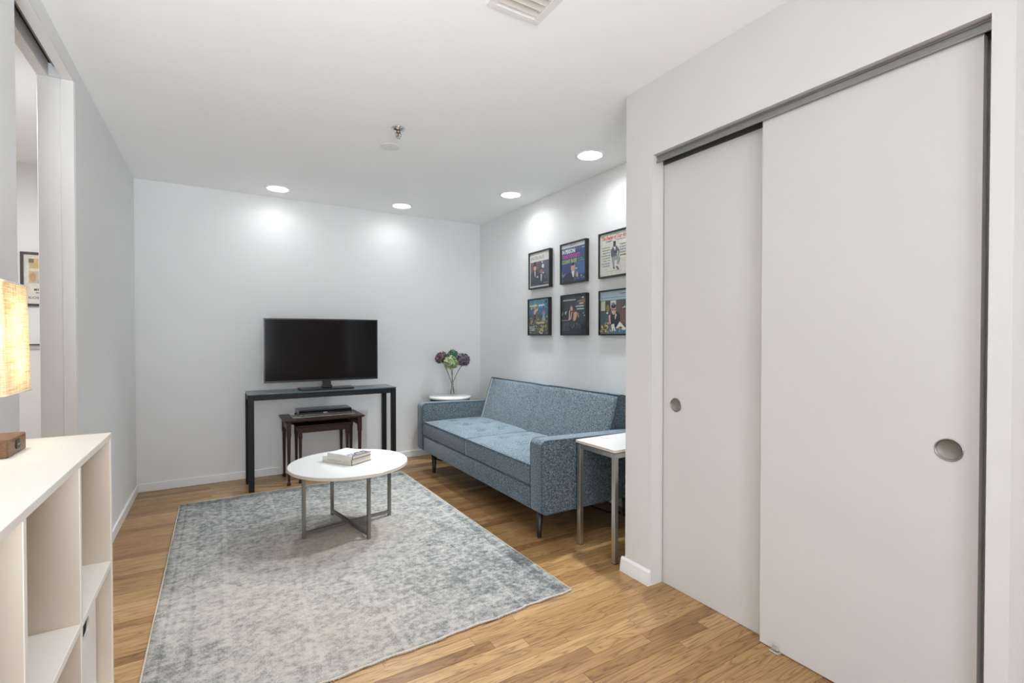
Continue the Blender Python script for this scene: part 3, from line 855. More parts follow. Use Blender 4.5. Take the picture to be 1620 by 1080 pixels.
book((.592, 3.226), (.128, -.207), (.145, .088), .212, .158, .021, KZ+.0393, 'thinner white book with a dark photograph on its cover, lying on top', top_art=True, spine_marks=0)

# ------------------------------------------------------------------ sofa
SX0, SX1, SY0, SY1, AZ = 1.560, 2.440, 2.252, 4.232, 0.622
AW = .116; ZB = .198
t = thing('sofa', 'blue grey tweed two seat sofa with tufted cushions against the right wall', 'sofa', ((SX0+SX1)/2, (SY0+SY1)/2, 0))
armp = rounded([(SX0, ZB), (SX1, ZB), (SX1, AZ-.02), (SX0, AZ)], [.030, .0, .02, .034], 6)
for y0, y1 in ((SY0, SY0+AW), (SY1-AW, SY1)):
    a = obj('armrest', prism(armp, 'y', y0, y1, bev=.010, seg=3), TWEED, t, smooth=True)
    bm = bmesh.new()
    for yy in (y0+.002, y1-.002):
        bm_tube(bm, [(p[0]+(0.002 if p[0] < SX0+.02 else 0), yy, p[1]-(0.002 if p[1] > .5 else -.002)) for p in armp], .0036, 8, closed=True)
    obj('arm_piping', bm, PIPING, a)
IY0, IY1 = SY0+AW, SY1-AW
obj('base_rail', box(SX0+.010, SX1-.02, IY0-.002, IY1+.002, ZB+.002, .330, bev=.010, seg=3), TWEED, t, smooth=True)
obj('underside', box(SX0+.03, SX1-.03, SY0+.02, SY1-.02, ZB-.006, ZB+.004), CORD, t)
# backrest: leaning wedge, slightly crowned front with a centre seam
def backrest():
    bm = bmesh.new(); nu, nv = 48, 14
    bz0, bz1 = .380, .828
    def front(u, v):
        y = IY0+.008+(IY1-IY0-.016)*u; z = bz0+(bz1-bz0)*v
        x = 2.118+(2.262-2.118)*v
        cro = .020*(1-(2*u-1)**4)*math.sin(PI*min(1, v*1.0))**.6
        seam = .005*math.exp(-((u-.5)/.008)**2)
        z -= .010*math.exp(-((u-.5)/.05)**2)*v*.5
        return (x-cro+seam, y, z)
    G = [[bm.verts.new(front(i/nu, j/nv)) for i in range(nu+1)] for j in range(nv+1)]
    for j in range(nv):
        for i in range(nu): bm.faces.new((G[j][i], G[j][i+1], G[j+1][i+1], G[j+1][i]))
    def back(u, v):
        y = IY0+.008+(IY1-IY0-.016)*u
        return (SX1-.004, y, bz0+(bz1-.035-bz0)*v)
    top = G[-1]
    R1 = [bm.verts.new((2.30, v.co.y, v.co.z+.001)) for v in top]
    R2 = [bm.verts.new((SX1-.02, v.co.y, bz1-.028)) for v in top]
    R3 = [bm.verts.new((SX1-.004, v.co.y, bz1-.040)) for v in top]
    R4 = [bm.verts.new((SX1-.004, v.co.y, bz0)) for v in top]
    for A, B in ((top, R1), (R1, R2), (R2, R3), (R3, R4), (R4, G[0])):
        for i in range(nu): bm.faces.new((A[i], A[i+1], B[i+1], B[i]))
    for e in (0, nu):
        bm.faces.new([r[e] for r in G]+[R1[e], R2[e], R3[e], R4[e]])
    bmesh.ops.recalc_face_normals(bm, faces=bm.faces[:])
    outline = [tuple(G[j][0].co) for j in range(nv+1)]+[tuple(v.co) for v in top[1:-1]]+[tuple(G[j][nu].co) for j in range(nv, -1, -1)]
    return bm, outline
bm, outl = backrest()
for f in bm.faces: f.smooth = len(f.verts) == 4
br = obj('backrest', bm, TWEED, t)
obj('back_piping', tube(outl, .0042, 8), PIPING, br)
# seat cushions
def cushion(y0, y1):
    x0, x1, z0, zt_ = SX0+.012, 2.16, .334, .456
    nx, ny = 34, 44
    tuf = [(x0+(x1-x0)*a, y0+(y1-y0)*b) for a in (.36, .68) for b in (.2, .5, .8)]
    bm = bmesh.new()
    def topz(x, y):
        u = (x-x0)/(x1-x0)*2-1; v = (y-y0)/(y1-y0)*2-1
        crown = .036*max(0, (1-abs(u)**3.2))**.8*max(0, (1-abs(v)**3.2))**.8
        s = 0
        for a, b in tuf:
            d2 = (x-a)**2+(y-b)**2
            s += .030*math.exp(-d2/(.036**2))+.010*math.exp(-d2/(.095**2))
        return zt_+crown-s
    def wob(x, y):  # soft corners
        return x, y
    G = [[None]*(nx+1) for _ in range(ny+1)]
    rc = .022
    for j in range(ny+1):
        for i in range(nx+1):
            x = x0+(x1-x0)*i/nx; y = y0+(y1-y0)*j/ny
            G[j][i] = bm.verts.new((x, y, topz(x, y)))
    for j in range(ny):
        for i in range(nx): bm.faces.new((G[j][i], G[j][i+1], G[j+1][i+1], G[j+1][i]))
    ring = G[0]+[r[-1] for r in G[1:]]+G[-1][-2::-1]+[r[0] for r in G[-2:0:-1]]
    prev = ring; cx, cy = (x0+x1)/2, (y0+y1)/2
    rings = []
    for h, b in ((.8, .004), (.5, .0065), (.2, .004), (0.0, 0.0)):
        cur = []
        for v in ring:
            dx = -1 if abs(v.co.x-x0) < 1e-6 else 0
            dy = (-1 if abs(v.co.y-y0) < 1e-6 else (1 if abs(v.co.y-y1) < 1e-6 else 0))*.2
            cur.append(bm.verts.new((v.co.x+dx*b, v.co.y+dy*b, z0+(zt_-z0)*h)))
        for k in range(len(ring)):
            k2 = (k+1) % len(ring); bm.faces.new((prev[k], prev[k2], cur[k2], cur[k]))
        prev = cur
    bm.faces.new(prev)
    bmesh.ops.recalc_face_normals(bm, faces=bm.faces[:])
    pts = [tuple(v.co) for v in ring]; ptsb = [tuple(v.co) for v in prev]
    return bm, pts, ptsb, [(a, b, topz(a, b)) for a, b in tuf]
YM = 3.258
for y0, y1 in ((IY0+.003, YM-.0012), (YM+.0012, IY1-.003)):
    bm, pts, ptsb, tf = cushion(y0, y1)
    for f in bm.faces: f.smooth = True
    c = obj('seat_cushion', bm, TWEED, t)
    bm = bmesh.new()
    bm_tube(bm, pts, .0040, 8, closed=True); bm_tube(bm, [(p[0], p[1], p[2]+.004) for p in ptsb], .0038, 8, closed=True)
    obj('cushion_piping', bm, PIPING, c)
    for a, b, z in tf:
        obj('button', lathe([(0, .003), (.006, .002), (.009, -.001), (0, -.001)], (a, b, z), 12, caps=False), TWEED, c)
for x, y in ((1.655, 2.414), (1.655, 4.078), (2.36, 2.414), (2.36, 4.078)):
    obj('leg', lathe([(0, 0), (.0125, 0), (.0135, .003), (.027, ZB-.0065), (0, ZB-.0065)], (x, y, 0), 24, caps=False), LEGDARK, t)

# ------------------------------------------------------------------ end table
EX0, EX1, EY0, EY1, EZ = 1.795, 2.250, 1.912, 2.228, .612
t = thing('end_table', 'square white topped end table with brushed steel legs beside the near sofa arm', 'table', ((EX0+EX1)/2, (EY0+EY1)/2, 0))
bm = bmesh.new()
bm_box(bm, EX0-.006, EX1+.006, EY0-.006, EY1+.006, EZ-.017, EZ, bev=.0012)
o = obj('tabletop', bm, [WHITETOP, EDGE], t)
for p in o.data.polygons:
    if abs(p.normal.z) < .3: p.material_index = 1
obj('shadow_gap', box(EX0+.006, EX1-.006, EY0+.006, EY1-.006, EZ-.021, EZ-.0172), BLACKM, t)
LS = .026
for x in (EX0, EX1-LS):
    for y in (EY0, EY1-LS):
        lg = obj('leg', box(x, x+LS, y, y+LS, .004, EZ-.0212, bev=.0012), STEEL, t)
        obj('foot_pad', box(x+.002, x+LS-.002, y+.002, y+LS-.002, 0, .0038), CORD, lg)
for y in (EY0, EY1-LS): obj('rail', box(EX0+LS, EX1-LS, y, y+LS, EZ-.0212-LS, EZ-.0212, bev=.0012), STEEL, t)
for x in (EX0, EX1-LS): obj('rail', box(x, x+LS, EY0+LS, EY1-LS, EZ-.0212-LS, EZ-.0212, bev=.0012), STEEL, t)

# power cord on the floor behind the sofa
tag(obj('power_cord', tube([(2.45, 2.75, .005), (2.40, 2.56, .005), (2.36, 2.46, .005), (2.30, 2.52, .005), (2.28, 2.66, .005), (2.33, 2.80, .005)], .0045, 6), CORD), 'black cord lying on the floor under the near back corner of the sofa', 'cord')

# ------------------------------------------------------------------ round side table, vase, hydrangeas
RX, RY, RZ, RR = 1.992, 4.485, .628, .208
t = thing('round_side_table', 'round marble topped side table in the corner behind the sofa arm', 'table', (RX, RY, 0))
obj('tabletop', lathe([(0, -.022), (RR-.004, -.022), (RR, -.018), (RR, -.004), (RR-.004, 0), (0, 0)], (RX, RY, RZ), 64, caps=False), MARBLE, t)
obj('rim', lathe([(RR-.028, -.0222), (RR-.010, -.0222), (RR-.010, -.044), (RR-.028, -.044), (RR-.028, -.0222)], (RX, RY, RZ), 64, caps=False), BLACKM, t)
for k in range(3):
    a = k*2*PI/3+.55
    p = (RX+(RR-.019)*math.cos(a), RY+(RR-.019)*math.sin(a)); q = (RX+(RR-.035)*math.cos(a), RY+(RR-.035)*math.sin(a))
    obj('leg', tube([(p[0], p[1], RZ-.044), (q[0], q[1], .010), (q[0], q[1], 0)], .009, 10), BLACKM, t)
obj('base_ring', lathe([(RR-.050, .012), (RR-.036, .012), (RR-.036, .024), (RR-.050, .024), (RR-.050, .012)], (RX, RY, 0), 48, caps=False), BLACKM, t)

VXc, VYc, VZ = 1.999, 4.445, RZ+.0003
VR, VH = .043, .185
t = thing('glass_vase', 'clear glass cylinder vase of flower stems on the marble side table', 'vase', (VXc, VYc, VZ))
obj('glass_wall', lathe([(0, 0), (VR-.004, 0), (VR, .004), (VR, VH), (VR-.0012, VH+.001), (VR-.0030, VH), (VR-.0030, .022), (VR-.010, .018), (0, .018)], (VXc, VYc, VZ), 40, caps=False), GLASS, t)
obj('water', lathe([(0, .0182), (VR-.0105, .0184), (VR-.0034, .0225), (VR-.0034, .058), (0, .058)], (VXc, VYc, VZ), 40, caps=False), WATER, t)

def hydrangea(c, r, mat, foot, label, n=120, squash=.92, ph=0, k_=1.0):
    t = thing('hydrangea', label, 'flower', (VXc, VYc, VZ+.024), 'hydrangeas in the glass vase')
    cc = Vector((0, 0, CAM_H)); cv = cc+(Vector(c)-cc)*k_; ft = Vector(foot)
    cross = Vector((VXc, VYc, VZ+.165))+Vector((random.uniform(-.006, .006), random.uniform(-.006, .006), 0))
    pts = []
    for k in range(9):
        u = k/8
        p = ft*(1-u)**2+cross*2*u*(1-u)*1.0+(cv-Vector((0, 0, r*.45)))*u*u
        pts.append(p)
    obj('stem', tube(pts, [.0032]*9, 7), STEMM, t)
    bm = bmesh.new()
    bm_lathe(bm, [(0, -r*.5), (r*.36, -r*.36), (r*.52, 0), (r*.36, r*.36), (0, r*.5)], (0, 0, 0), 14, caps=False)
    ga = PI*(3-5**.5)
    for k in range(n):
        z = 1-2*(k+.5)/n
        if z < -.88: continue
        rho = (1-z*z)**.5; a = k*ga+ph
        d = Vector((rho*math.cos(a), rho*math.sin(a), z*squash))
        p0 = d*r*random.uniform(.72, 1.0)
        nrm = (d+Vector([random.uniform(-.35, .35) for _ in range(3)])).normalized()
        u = nrm.orthogonal().normalized(); w = nrm.cross(u); rot = random.uniform(0, PI)
        s = r*random.uniform(.15, .24)
        for q in range(4):
            an = rot+q*PI/2
            du = u*math.cos(an)+w*math.sin(an); dw = nrm.cross(du)
            up = random.uniform(.0, .5)
            v = [p0, p0+du*s*.6+dw*s*.55+nrm*s*.2, p0+du*s*1.25+nrm*s*up, p0+du*s*.6-dw*s*.55+nrm*s*.2]
            bm.faces.new([bm.verts.new(x) for x in v])
    bmesh.ops.translate(bm, verts=bm.verts[:], vec=cv)
    o = obj('flower_head', bm, mat, t); o['kind'] = 'stuff'
    return t
PURP = floret_mat('florets_dusky_purple', srgb(58, 42, 50), srgb(96, 74, 82), srgb(150, 128, 130))
PURG = floret_mat('florets_grey_purple', srgb(50, 42, 54), srgb(92, 80, 92), srgb(158, 146, 152))
GREEN = floret_mat('florets_pale_green', srgb(92, 108, 66), srgb(142, 154, 108), srgb(200, 204, 164))
TEALG = floret_mat('florets_deep_green', srgb(44, 84, 66), srgb(78, 122, 98), srgb(130, 168, 140))
hydrangea((1.885, 4.44, 1.012), .066, PURP, (VXc+.016, VYc+.004, VZ+.026), 'dusky purple dried hydrangea, leftmost bloom in the vase', ph=.3, k_=4.53/4.44)
hydrangea((1.957, 4.39, .967), .072, GREEN, (VXc+.010, VYc-.018, VZ+.026), 'pale green dried hydrangea at the front of the vase', ph=1.1, k_=4.36/4.39)
hydrangea((2.032, 4.500, 1.040), .056, TEALG, (VXc-.006, VYc+.016, VZ+.026), 'small deep green dried hydrangea behind the others', n=90, ph=2.0, k_=4.57/4.50)
hydrangea((2.112, 4.435, .985), .073, PURG, (VXc-.020, VYc-.002, VZ+.026), 'grey purple dried hydrangea, rightmost bloom in the vase', ph=2.9, k_=4.42/4.435)

# ------------------------------------------------------------------ framed prints on the sofa wall
_inks = {}
def ink(r, g, b):
    k = (r, g, b)
    if k not in _inks:
        _inks[k] = M('ink_%d_%d_%d' % k, srgb(r, g, b), .55, vary=.10, vscale=45)
    return _inks[k]

def text_polys(s, bold=0.0):
    cu = bpy.data.curves.new('t', 'FONT'); cu.body = s; cu.offset = bold; cu.resolution_u = 2
    ob = bpy.data.objects.new('t', cu); COL.objects.link(ob)
    dg = bpy.context.evaluated_depsgraph_get()
    me = bpy.data.meshes.new_from_object(ob.evaluated_get(dg))
    bpy.data.objects.remove(ob); bpy.data.curves.remove(cu)
    vs = [v.co.copy() for v in me.vertices]; fs = [list(p.vertices) for p in me.polygons]
    bpy.data.meshes.remove(me)
    return vs, fs

def print_mesh(name, bg, items, P, parent):
    """items in picture units u,v (0..1, v up); P(u, v, layer) -> world point"""
    bm = bmesh.new(); mats = []
    def mi(c):
        m = ink(*c)
        if m not in mats: mats.append(m)
        return mats.index(m)
    lay = 0
    def poly(pts, c):
        nonlocal lay
        lay += 1
        f = bm.faces.new([bm.verts.new(P(u, v, lay)) for u, v in pts]); f.material_index = mi(c)
    poly([(0, 0), (1, 0), (1, 1), (0, 1)], bg)
    for it in items:
        k = it[0]
        if k == 'p': poly(it[2], it[1])
        elif k == 'r': _, c, u0, v0, u1, v1 = it; poly([(u0, v0), (u1, v0), (u1, v1), (u0, v1)], c)
        elif k == 'e':
            _, c, u, v, ru, rv = it
            poly([(u+ru*math.cos(2*PI*s/18), v+rv*math.sin(2*PI*s/18)) for s in range(18)], c)
        elif k == 't':
            _, c, s, u0, v0, wd_, ht = it[:7]
            vs, fs = text_polys(s, it[7] if len(it) > 7 else .0)
            x0 = min(v.x for v in vs); x1 = max(v.x for v in vs); y1 = max(v.y for v in vs); y0 = min(v.y for v in vs)
            sh = it[8] if len(it) > 8 else 0
            lay += 1
            bv = [bm.verts.new(P(u0+(v.x-x0)/(x1-x0)*wd_+sh*(v.y-y0), v0+(v.y-y0)/(y1-y0)*ht, lay)) for v in vs]
            for f in fs:
                try: ff = bm.faces.new([bv[i] for i in f]); ff.material_index = mi(c)
                except ValueError: pass
        elif k == 'w':      # a line of lettering too small to read in the photo
            _, c, u0, v0, u1, h = it; lay += 1; u = u0
            while u < u1:
                L = min(random.uniform(.02, .07), u1-u)
                f = bm.faces.new([bm.verts.new(P(a, b, lay)) for a, b in ((u, v0), (u+L, v0), (u+L, v0+h), (u, v0+h))]); f.material_index = mi(c)
                u += L+.014
        elif k == 'd':      # scattered dabs
            _, cs, n, u0, v0, u1, v1, s = it
            for q in range(n):
                u, v = random.uniform(u0, u1), random.uniform(v0, v1); a0 = random.uniform(0, PI); ss = s*random.uniform(.5, 1.4)
                lay += .12
                pts = [(min(.998, max(.002, u+ss*math.cos(a0+2*PI*z/6)*random.uniform(.6, 1.2))), min(.998, max(.002, v+ss*math.sin(a0+2*PI*z/6)*random.uniform(.6, 1.2)))) for z in range(6)]
                f = bm.faces.new([bm.verts.new(P(a, b, lay)) for a, b in pts]); f.material_index = mi(random.choice(cs))
    return obj(name, bm, mats, parent)

def wall_print(yc, zc, bg, items, label, S=.330, D=.034, FW=.011):
    x = XS
    t = thing('framed_print', label, 'picture', (x, yc, zc), 'framed record sleeves on the sofa wall')
    h = S/2
    y0, y1, z0, z1 = yc-h, yc+h, zc-h, zc+h
    obj('frame', join_boxes([(x-D, x-.001, y0, y0+FW, z0, z1), (x-D, x-.001, y1-FW, y1, z0, z1), (x-D, x-.001, y0+FW, y1-FW, z0, z0+FW), (x-D, x-.001, y0+FW, y1-FW, z1-FW, z1)]), FRAMEB, t)
    obj('backing_board', box(x-D+.010, x-D+.013, y0+FW, y1-FW, z0+FW, z1-FW), BACKING, t)
    w_ = S-2*FW
    def P(u, v, l): return (x-D+.0095-.00012*l, yc+(0.5-u)*w_, zc+(v-.5)*w_)
    print_mesh('print', bg, items, P, t)
    obj('glazing', box(x-D+.0020, x-D+.0035, y0+FW, y1-FW, z0+FW, z1-FW), GLAZE, t)
    return t
SK, SK2 = (206, 168, 148), (150, 108, 92)
def grp(*a): return list(a)
# top row
wall_print(3.562, 1.811, (214, 212, 206), grp(
    ('t', (120, 122, 120), 'SINATRA\u00b7BASIE', .05, .80, .68, .10),
    ('r', (86, 74, 92), .04, .05, .965, .74), ('r', (122, 84, 92), .04, .34, .44, .74), ('r', (84, 88, 106), .66, .20, .965, .74),
    ('p', (50, 62, 76), [(.05, .05), (.08, .40), (.20, .52), (.38, .52), (.50, .36), (.52, .05)]),
    ('e', SK, .27, .565, .062, .085), ('p', (42, 52, 70), [(.15, .615), (.39, .615), (.385, .64), (.345, .645), (.335, .745), (.215, .745), (.205, .645), (.155, .64)]),
    ('p', (206, 206, 204), [(.24, .47), (.31, .47), (.295, .33), (.275, .30)]), ('e', SK, .40, .30, .05, .03),
    ('p', (46, 56, 68), [(.46, .05), (.48, .36), (.58, .44), (.72, .42), (.86, .30), (.93, .05)]),
    ('e', SK2, .60, .455, .07, .085), ('e', (48, 50, 62), .60, .525, .075, .035), ('p', (206, 206, 206), [(.56, .36), (.64, .36), (.61, .16), (.58, .16)]),
    ('e', (214, 216, 222), .68, .585, .055, .06), ('e', (226, 226, 228), .645, .70, .028, .028), ('e', (226, 226, 228), .70, .39, .026, .028),
    ('p', (128, 96, 116), [(.74, .36), (.80, .30), (.84, .22), (.78, .22)]), ('w', (196, 192, 186), .72, .10, .92, .012)),
    'framed print of two men in dark suits, one hatted, top left of the six')
wall_print(3.085, 1.811, (58, 84, 138), grp(
    ('r', (222, 224, 224), 0, .90, 1, 1), ('w', (188, 70, 70), .38, .94, .60, .016), ('r', (46, 70, 124), .0, .0, 1, .46), ('r', (70, 100, 158), .55, .18, 1, .48),
    ('t', (236, 238, 240), 'IN PERSON!', .03, .755, .56, .115, .04), ('t', (206, 84, 168), 'TONY BENNETT', .03, .625, .75, .105, .04), ('t', (170, 206, 92), 'COUNT BASIE', .03, .495, .62, .105, .04),
    ('t', (150, 196, 90), 'AND HIS', .69, .560, .18, .040), ('t', (150, 196, 90), 'ORCHESTRA', .69, .500, .27, .040),
    ('w', (170, 82, 120), .64, .84, .80, .016), ('w', (190, 204, 220), .86, .83, .96, .03),
    ('p', (34, 48, 66), [(.05, .0), (.10, .16), (.30, .25), (.44, .25), (.52, .2), (.66, .08), (.66, .0)]),
    ('e', SK, .50, .365, .085, .115), ('e', (60, 46, 50), .49, .455, .075, .035), ('p', (214, 216, 220), [(.43, .27), (.56, .27), (.53, .12), (.49, .12)]),
    ('p', (150, 164, 190), [(.60, .33), (.61, .33), (.57, .02), (.555, .02)]), ('e', (190, 200, 216), .64, .335, .045, .016), ('e', SK, .67, .17, .045, .075),
    ('p', (120, 140, 168), [(.03, .30), (.08, .20), (.20, .26), (.10, .14), (.02, .20)]), ('d', [(120, 130, 156), (170, 160, 164), (96, 106, 136)], 18, .62, .05, .97, .09, .012), ('e', (176, 196, 220), .84, .13, .02, .03)),
    'framed blue print lettered IN PERSON! in the middle of the top row')
wall_print(2.611, 1.811, (214, 212, 202), grp(
    ('t', (206, 92, 80), 'The Shelter of Your Arms', .05, .850, .90, .095, .045, .03), ('t', (92, 128, 158), 'SAMMY', .20, .785, .24, .052, .02), ('t', (92, 128, 158), 'DAVIS JR.', .55, .785, .30, .052, .02),
    *[('w', c, .07+.02*(i % 3), .66-.062*i, .36, .026) for i, c in enumerate([(120, 152, 138), (134, 116, 100), (108, 138, 150), (110, 142, 148), (118, 138, 112), (150, 148, 142), (126, 148, 176), (130, 152, 178)])],
    *[('w', c, .68, .68-.062*i, .94-.02*(i % 2), .026) for i, c in enumerate([(120, 122, 116), (132, 148, 150), (116, 130, 150), (120, 150, 140), (140, 124, 110)])],
    ('e', (66, 58, 58), .505, .715, .045, .07), ('e', (40, 40, 46), .505, .765, .045, .03),
    ('p', (84, 88, 98), [(.40, .42), (.38, .58), (.44, .66), (.57, .67), (.66, .58), (.66, .48), (.62, .42), (.63, .54), (.60, .58), (.58, .44)]),
    ('p', (216, 216, 212), [(.47, .655), (.55, .655), (.525, .56)]),
    ('p', (146, 150, 152), [(.40, .43), (.59, .44), (.70, .38), (.64, .25), (.57, .25), (.60, .35), (.50, .36), (.50, .20), (.46, .18)]),
    ('p', (70, 74, 82), [(.46, .19), (.50, .20), (.515, .14), (.47, .15)]), ('p', (70, 74, 82), [(.55, .19), (.60, .20), (.66, .12), (.62, .11)]),
    ('w', (150, 146, 140), .30, .10, .66, .010)),
    'framed cream print with red title and a seated grey man, top right beside the closet')
# bottom row
wall_print(3.575, 1.394, (52, 70, 76), grp(
    ('r', (74, 140, 178), 0, .72, 1, 1), ('r', (54, 104, 140), 0, .55, 1, .74), ('d', [(64, 110, 140), (90, 150, 180), (60, 90, 110)], 40, 0, .55, 1, .95, .05),
    ('d', [(126, 118, 78), (96, 98, 70), (168, 156, 110), (70, 82, 76), (60, 74, 84)], 120, 0, .02, 1, .5, .042), ('d', [(150, 134, 96), (196, 180, 140), (110, 96, 72)], 26, .10, .40, .5, .85, .04),
    ('w', (222, 210, 120), .07, .80, .44, .05), ('w', (228, 230, 226), .52, .80, .80, .055), ('r', (120, 132, 150), .03, .88, .18, .96), ('e', (40, 52, 60), .88, .92, .05, .03),
    ('p', (70, 56, 64), [(.22, .40), (.26, .56), (.38, .58), (.40, .44), (.34, .38)]), ('p', (206, 184, 150), [(.27, .68), (.48, .76), (.50, .70), (.36, .62)]), ('e', SK, .32, .62, .05, .05),
    ('p', (140, 160, 186), [(.70, .36), (.74, .60), (.82, .60), (.86, .38)]), ('p', (168, 120, 112), [(.66, .58), (.78, .70), (.88, .58), (.80, .62)]),
    ('w', (232, 214, 104), .40, .30, .82, .05), ('w', (216, 218, 214), .05, .20, .32, .020), ('w', (216, 218, 214), .05, .155, .36, .020), ('w', (216, 218, 214), .05, .11, .32, .020),
    ('d', [(206, 190, 150), (176, 160, 124)], 16, .55, .02, .75, .26, .03)),
    'framed colourful blue and ochre print, bottom left of the six')
wall_print(3.080, 1.392, (38, 54, 64), grp(
    ('r', (30, 42, 52), 0, .36, .34, .90), ('p', (142, 112, 84), [(.66, .86), (.98, .90), (.98, .80), (.66, .82)]), ('r', (74, 70, 72), .66, .70, .96, .80),
    ('w', (206, 210, 210), .06, .875, .58, .030), ('e', (222, 224, 222), .88, .93, .045, .018),
    ('w', (200, 208, 208), .74, .765, .92, .035), ('w', (200, 208, 208), .60, .695, .92, .035), ('w', (200, 208, 208), .64, .625, .92, .035),
    ('p', (110, 72, 56), [(.34, .68), (.40, .78), (.47, .70), (.56, .56), (.52, .50), (.42, .58), (.36, .60)]), ('e', SK, .42, .665, .05, .06),
    ('p', SK, [(.48, .36), (.52, .56), (.62, .58), (.66, .52), (.60, .36), (.54, .33)]), ('p', (222, 196, 172), [(.30, .36), (.33, .62), (.36, .62), (.35, .36)]), ('p', (206, 172, 148), [(.36, .38), (.42, .58), (.46, .56), (.40, .38)]),
    ('p', (190, 140, 104), [(0, .50), (.06, .60), (.07, .54), (.03, .48)]), ('p', (206, 208, 204), [(.14, .56), (.20, .62), (.22, .58), (.17, .50)]),
    ('r', (184, 182, 172), .0, .355, .34, .368), ('p', (170, 120, 92), [(.66, .55), (.72, .54), (.74, .42), (.70, .42)]),
    ('d', [(112, 104, 88), (86, 84, 78), (60, 74, 80)], 26, .40, .16, .80, .27, .035), ('e', (200, 214, 220), .95, .47, .015, .02), ('e', (170, 190, 204), .91, .53, .02, .015),
    *[('w', (92, 112, 124), .06, .27-.03*i, .34, .016) for i in range(7)]),
    'framed dark print of a bare shouldered woman, middle of the bottom row')
wall_print(2.608, 1.390, (150, 164, 172), grp(
    ('r', (168, 186, 198), 0, .80, 1, 1), ('w', (84, 96, 110), .05, .842, .86, .014), ('w', (70, 76, 86), .70, .925, .92, .014),
    ('r', (78, 84, 86), 0, .02, 1, .79), ('r', (196, 196, 178), .03, .55, .18, .78), ('r', (206, 206, 194), .36, .60, .55, .78), ('r', (58, 62, 66), .20, .40, .35, .78), ('r', (98, 82, 78), .60, .45, .78, .78), ('r', (66, 76, 84), .78, .45, .95, .78),
    ('r', (178, 78, 66), .90, .62, .985, .79), ('e', (226, 220, 210), .94, .70, .014, .02), ('e', (226, 220, 210), .94, .66, .014, .02), ('e', (150, 128, 70), .27, .60, .05, .09), ('e', (224, 222, 214), .25, .49, .04, .022),
    ('p', (62, 84, 98), [(.02, .22), (.06, .42), (.22, .50), (.32, .40), (.32, .2)]),
    ('p', (110, 84, 74), [(.68, .20), (.70, .54), (.84, .56), (.98, .42), (.98, .2)]), ('p', (196, 200, 202), [(.74, .58), (.84, .64), (.86, .60)]),
    ('p', (34, 38, 48), [(.36, .16), (.38, .46), (.46, .50), (.62, .50), (.68, .44), (.68, .22), (.56, .12)]), ('e', SK, .475, .545, .075, .10), ('e', (52, 44, 44), .47, .645, .085, .055), ('e', (120, 118, 116), .46, .695, .06, .035),
    ('e', (52, 40, 40), .445, .558, .022, .018), ('e', (52, 40, 40), .515, .558, .022, .018), ('p', (206, 206, 190), [(.54, .48), (.58, .44), (.53, .33), (.51, .38)]),
    ('p', (206, 166, 150), [(.30, .42), (.36, .46), (.38, .24), (.34, .22)]), ('p', (86, 128, 152), [(.26, .02), (.34, .20), (.62, .14), (.88, .12), (.92, .02)]),
    ('d', [(196, 172, 110), (150, 130, 84), (216, 204, 160), (110, 100, 72)], 40, .06, .04, .30, .26, .035), ('d', [(160, 146, 110), (80, 84, 80)], 20, .02, .03, .4, .2, .03),
    ('p', (226, 224, 216), [(.56, .14), (.68, .28), (.88, .12), (.84, .08)]), ('e', (112, 72, 56), .705, .135, .055, .03), ('p', (222, 222, 216), [(.40, .22), (.50, .23), (.52, .12), (.56, .06), (.42, .08)]), ('d', [(206, 186, 120), (92, 86, 70)], 10, .36, .05, .68, .12, .025)),
    'framed print of a woman in black at a laid table, bottom right beside the closet')

# ------------------------------------------------------------------ white cube shelf unit, bin, lamp
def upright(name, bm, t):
    o = obj(name, bm, [LAMSHADED, LAMIN], t)
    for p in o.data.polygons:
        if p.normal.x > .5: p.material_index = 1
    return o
BX, BK = -0.228, -0.525
ZT, PT = .967, .0145
BY1, BY0 = 1.560, 0.598
t = thing('cube_shelf', 'white open cube shelf unit in the left foreground carrying the lamp', 'shelf unit', ((BX+BK)/2, (BY0+BY1)/2, 0))
obj('top_panel', box(BK, BX, BY0, BY1, ZT-PT, ZT, bev=.001), LAMIN, t)
obj('bottom_panel', box(BK, BX, BY0+.019, BY1-.019, .03, .03+PT, bev=.001), LAMIN, t)
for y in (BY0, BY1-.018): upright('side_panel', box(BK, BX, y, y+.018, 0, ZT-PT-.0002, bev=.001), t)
DVS = [BY1-.018-.3055*k-.0145*(k-1)-.0145 for k in (1, 2)]
DVS = [1.230, 0.912]
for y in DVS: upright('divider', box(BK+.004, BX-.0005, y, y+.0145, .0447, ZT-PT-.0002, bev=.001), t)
SHZ = [.637, .334]
ys = [BY1-.018]+[y for y in DVS]+[BY0+.018]
segs = [(DVS[0]+.0147, BY1-.0182), (DVS[1]+.0147, DVS[0]-.0002), (BY0+.0182, DVS[1]-.0002)]
for z in SHZ:
    for a, b in segs: obj('shelf', box(BK+.004, BX-.0005, a, b, z, z+PT, bev=.001), LAMIN, t)
obj('back_panel', box(BK-.003, BK+.0035, BY0+.001, BY1-.001, .031, ZT-PT-.001), LAMIN, t)

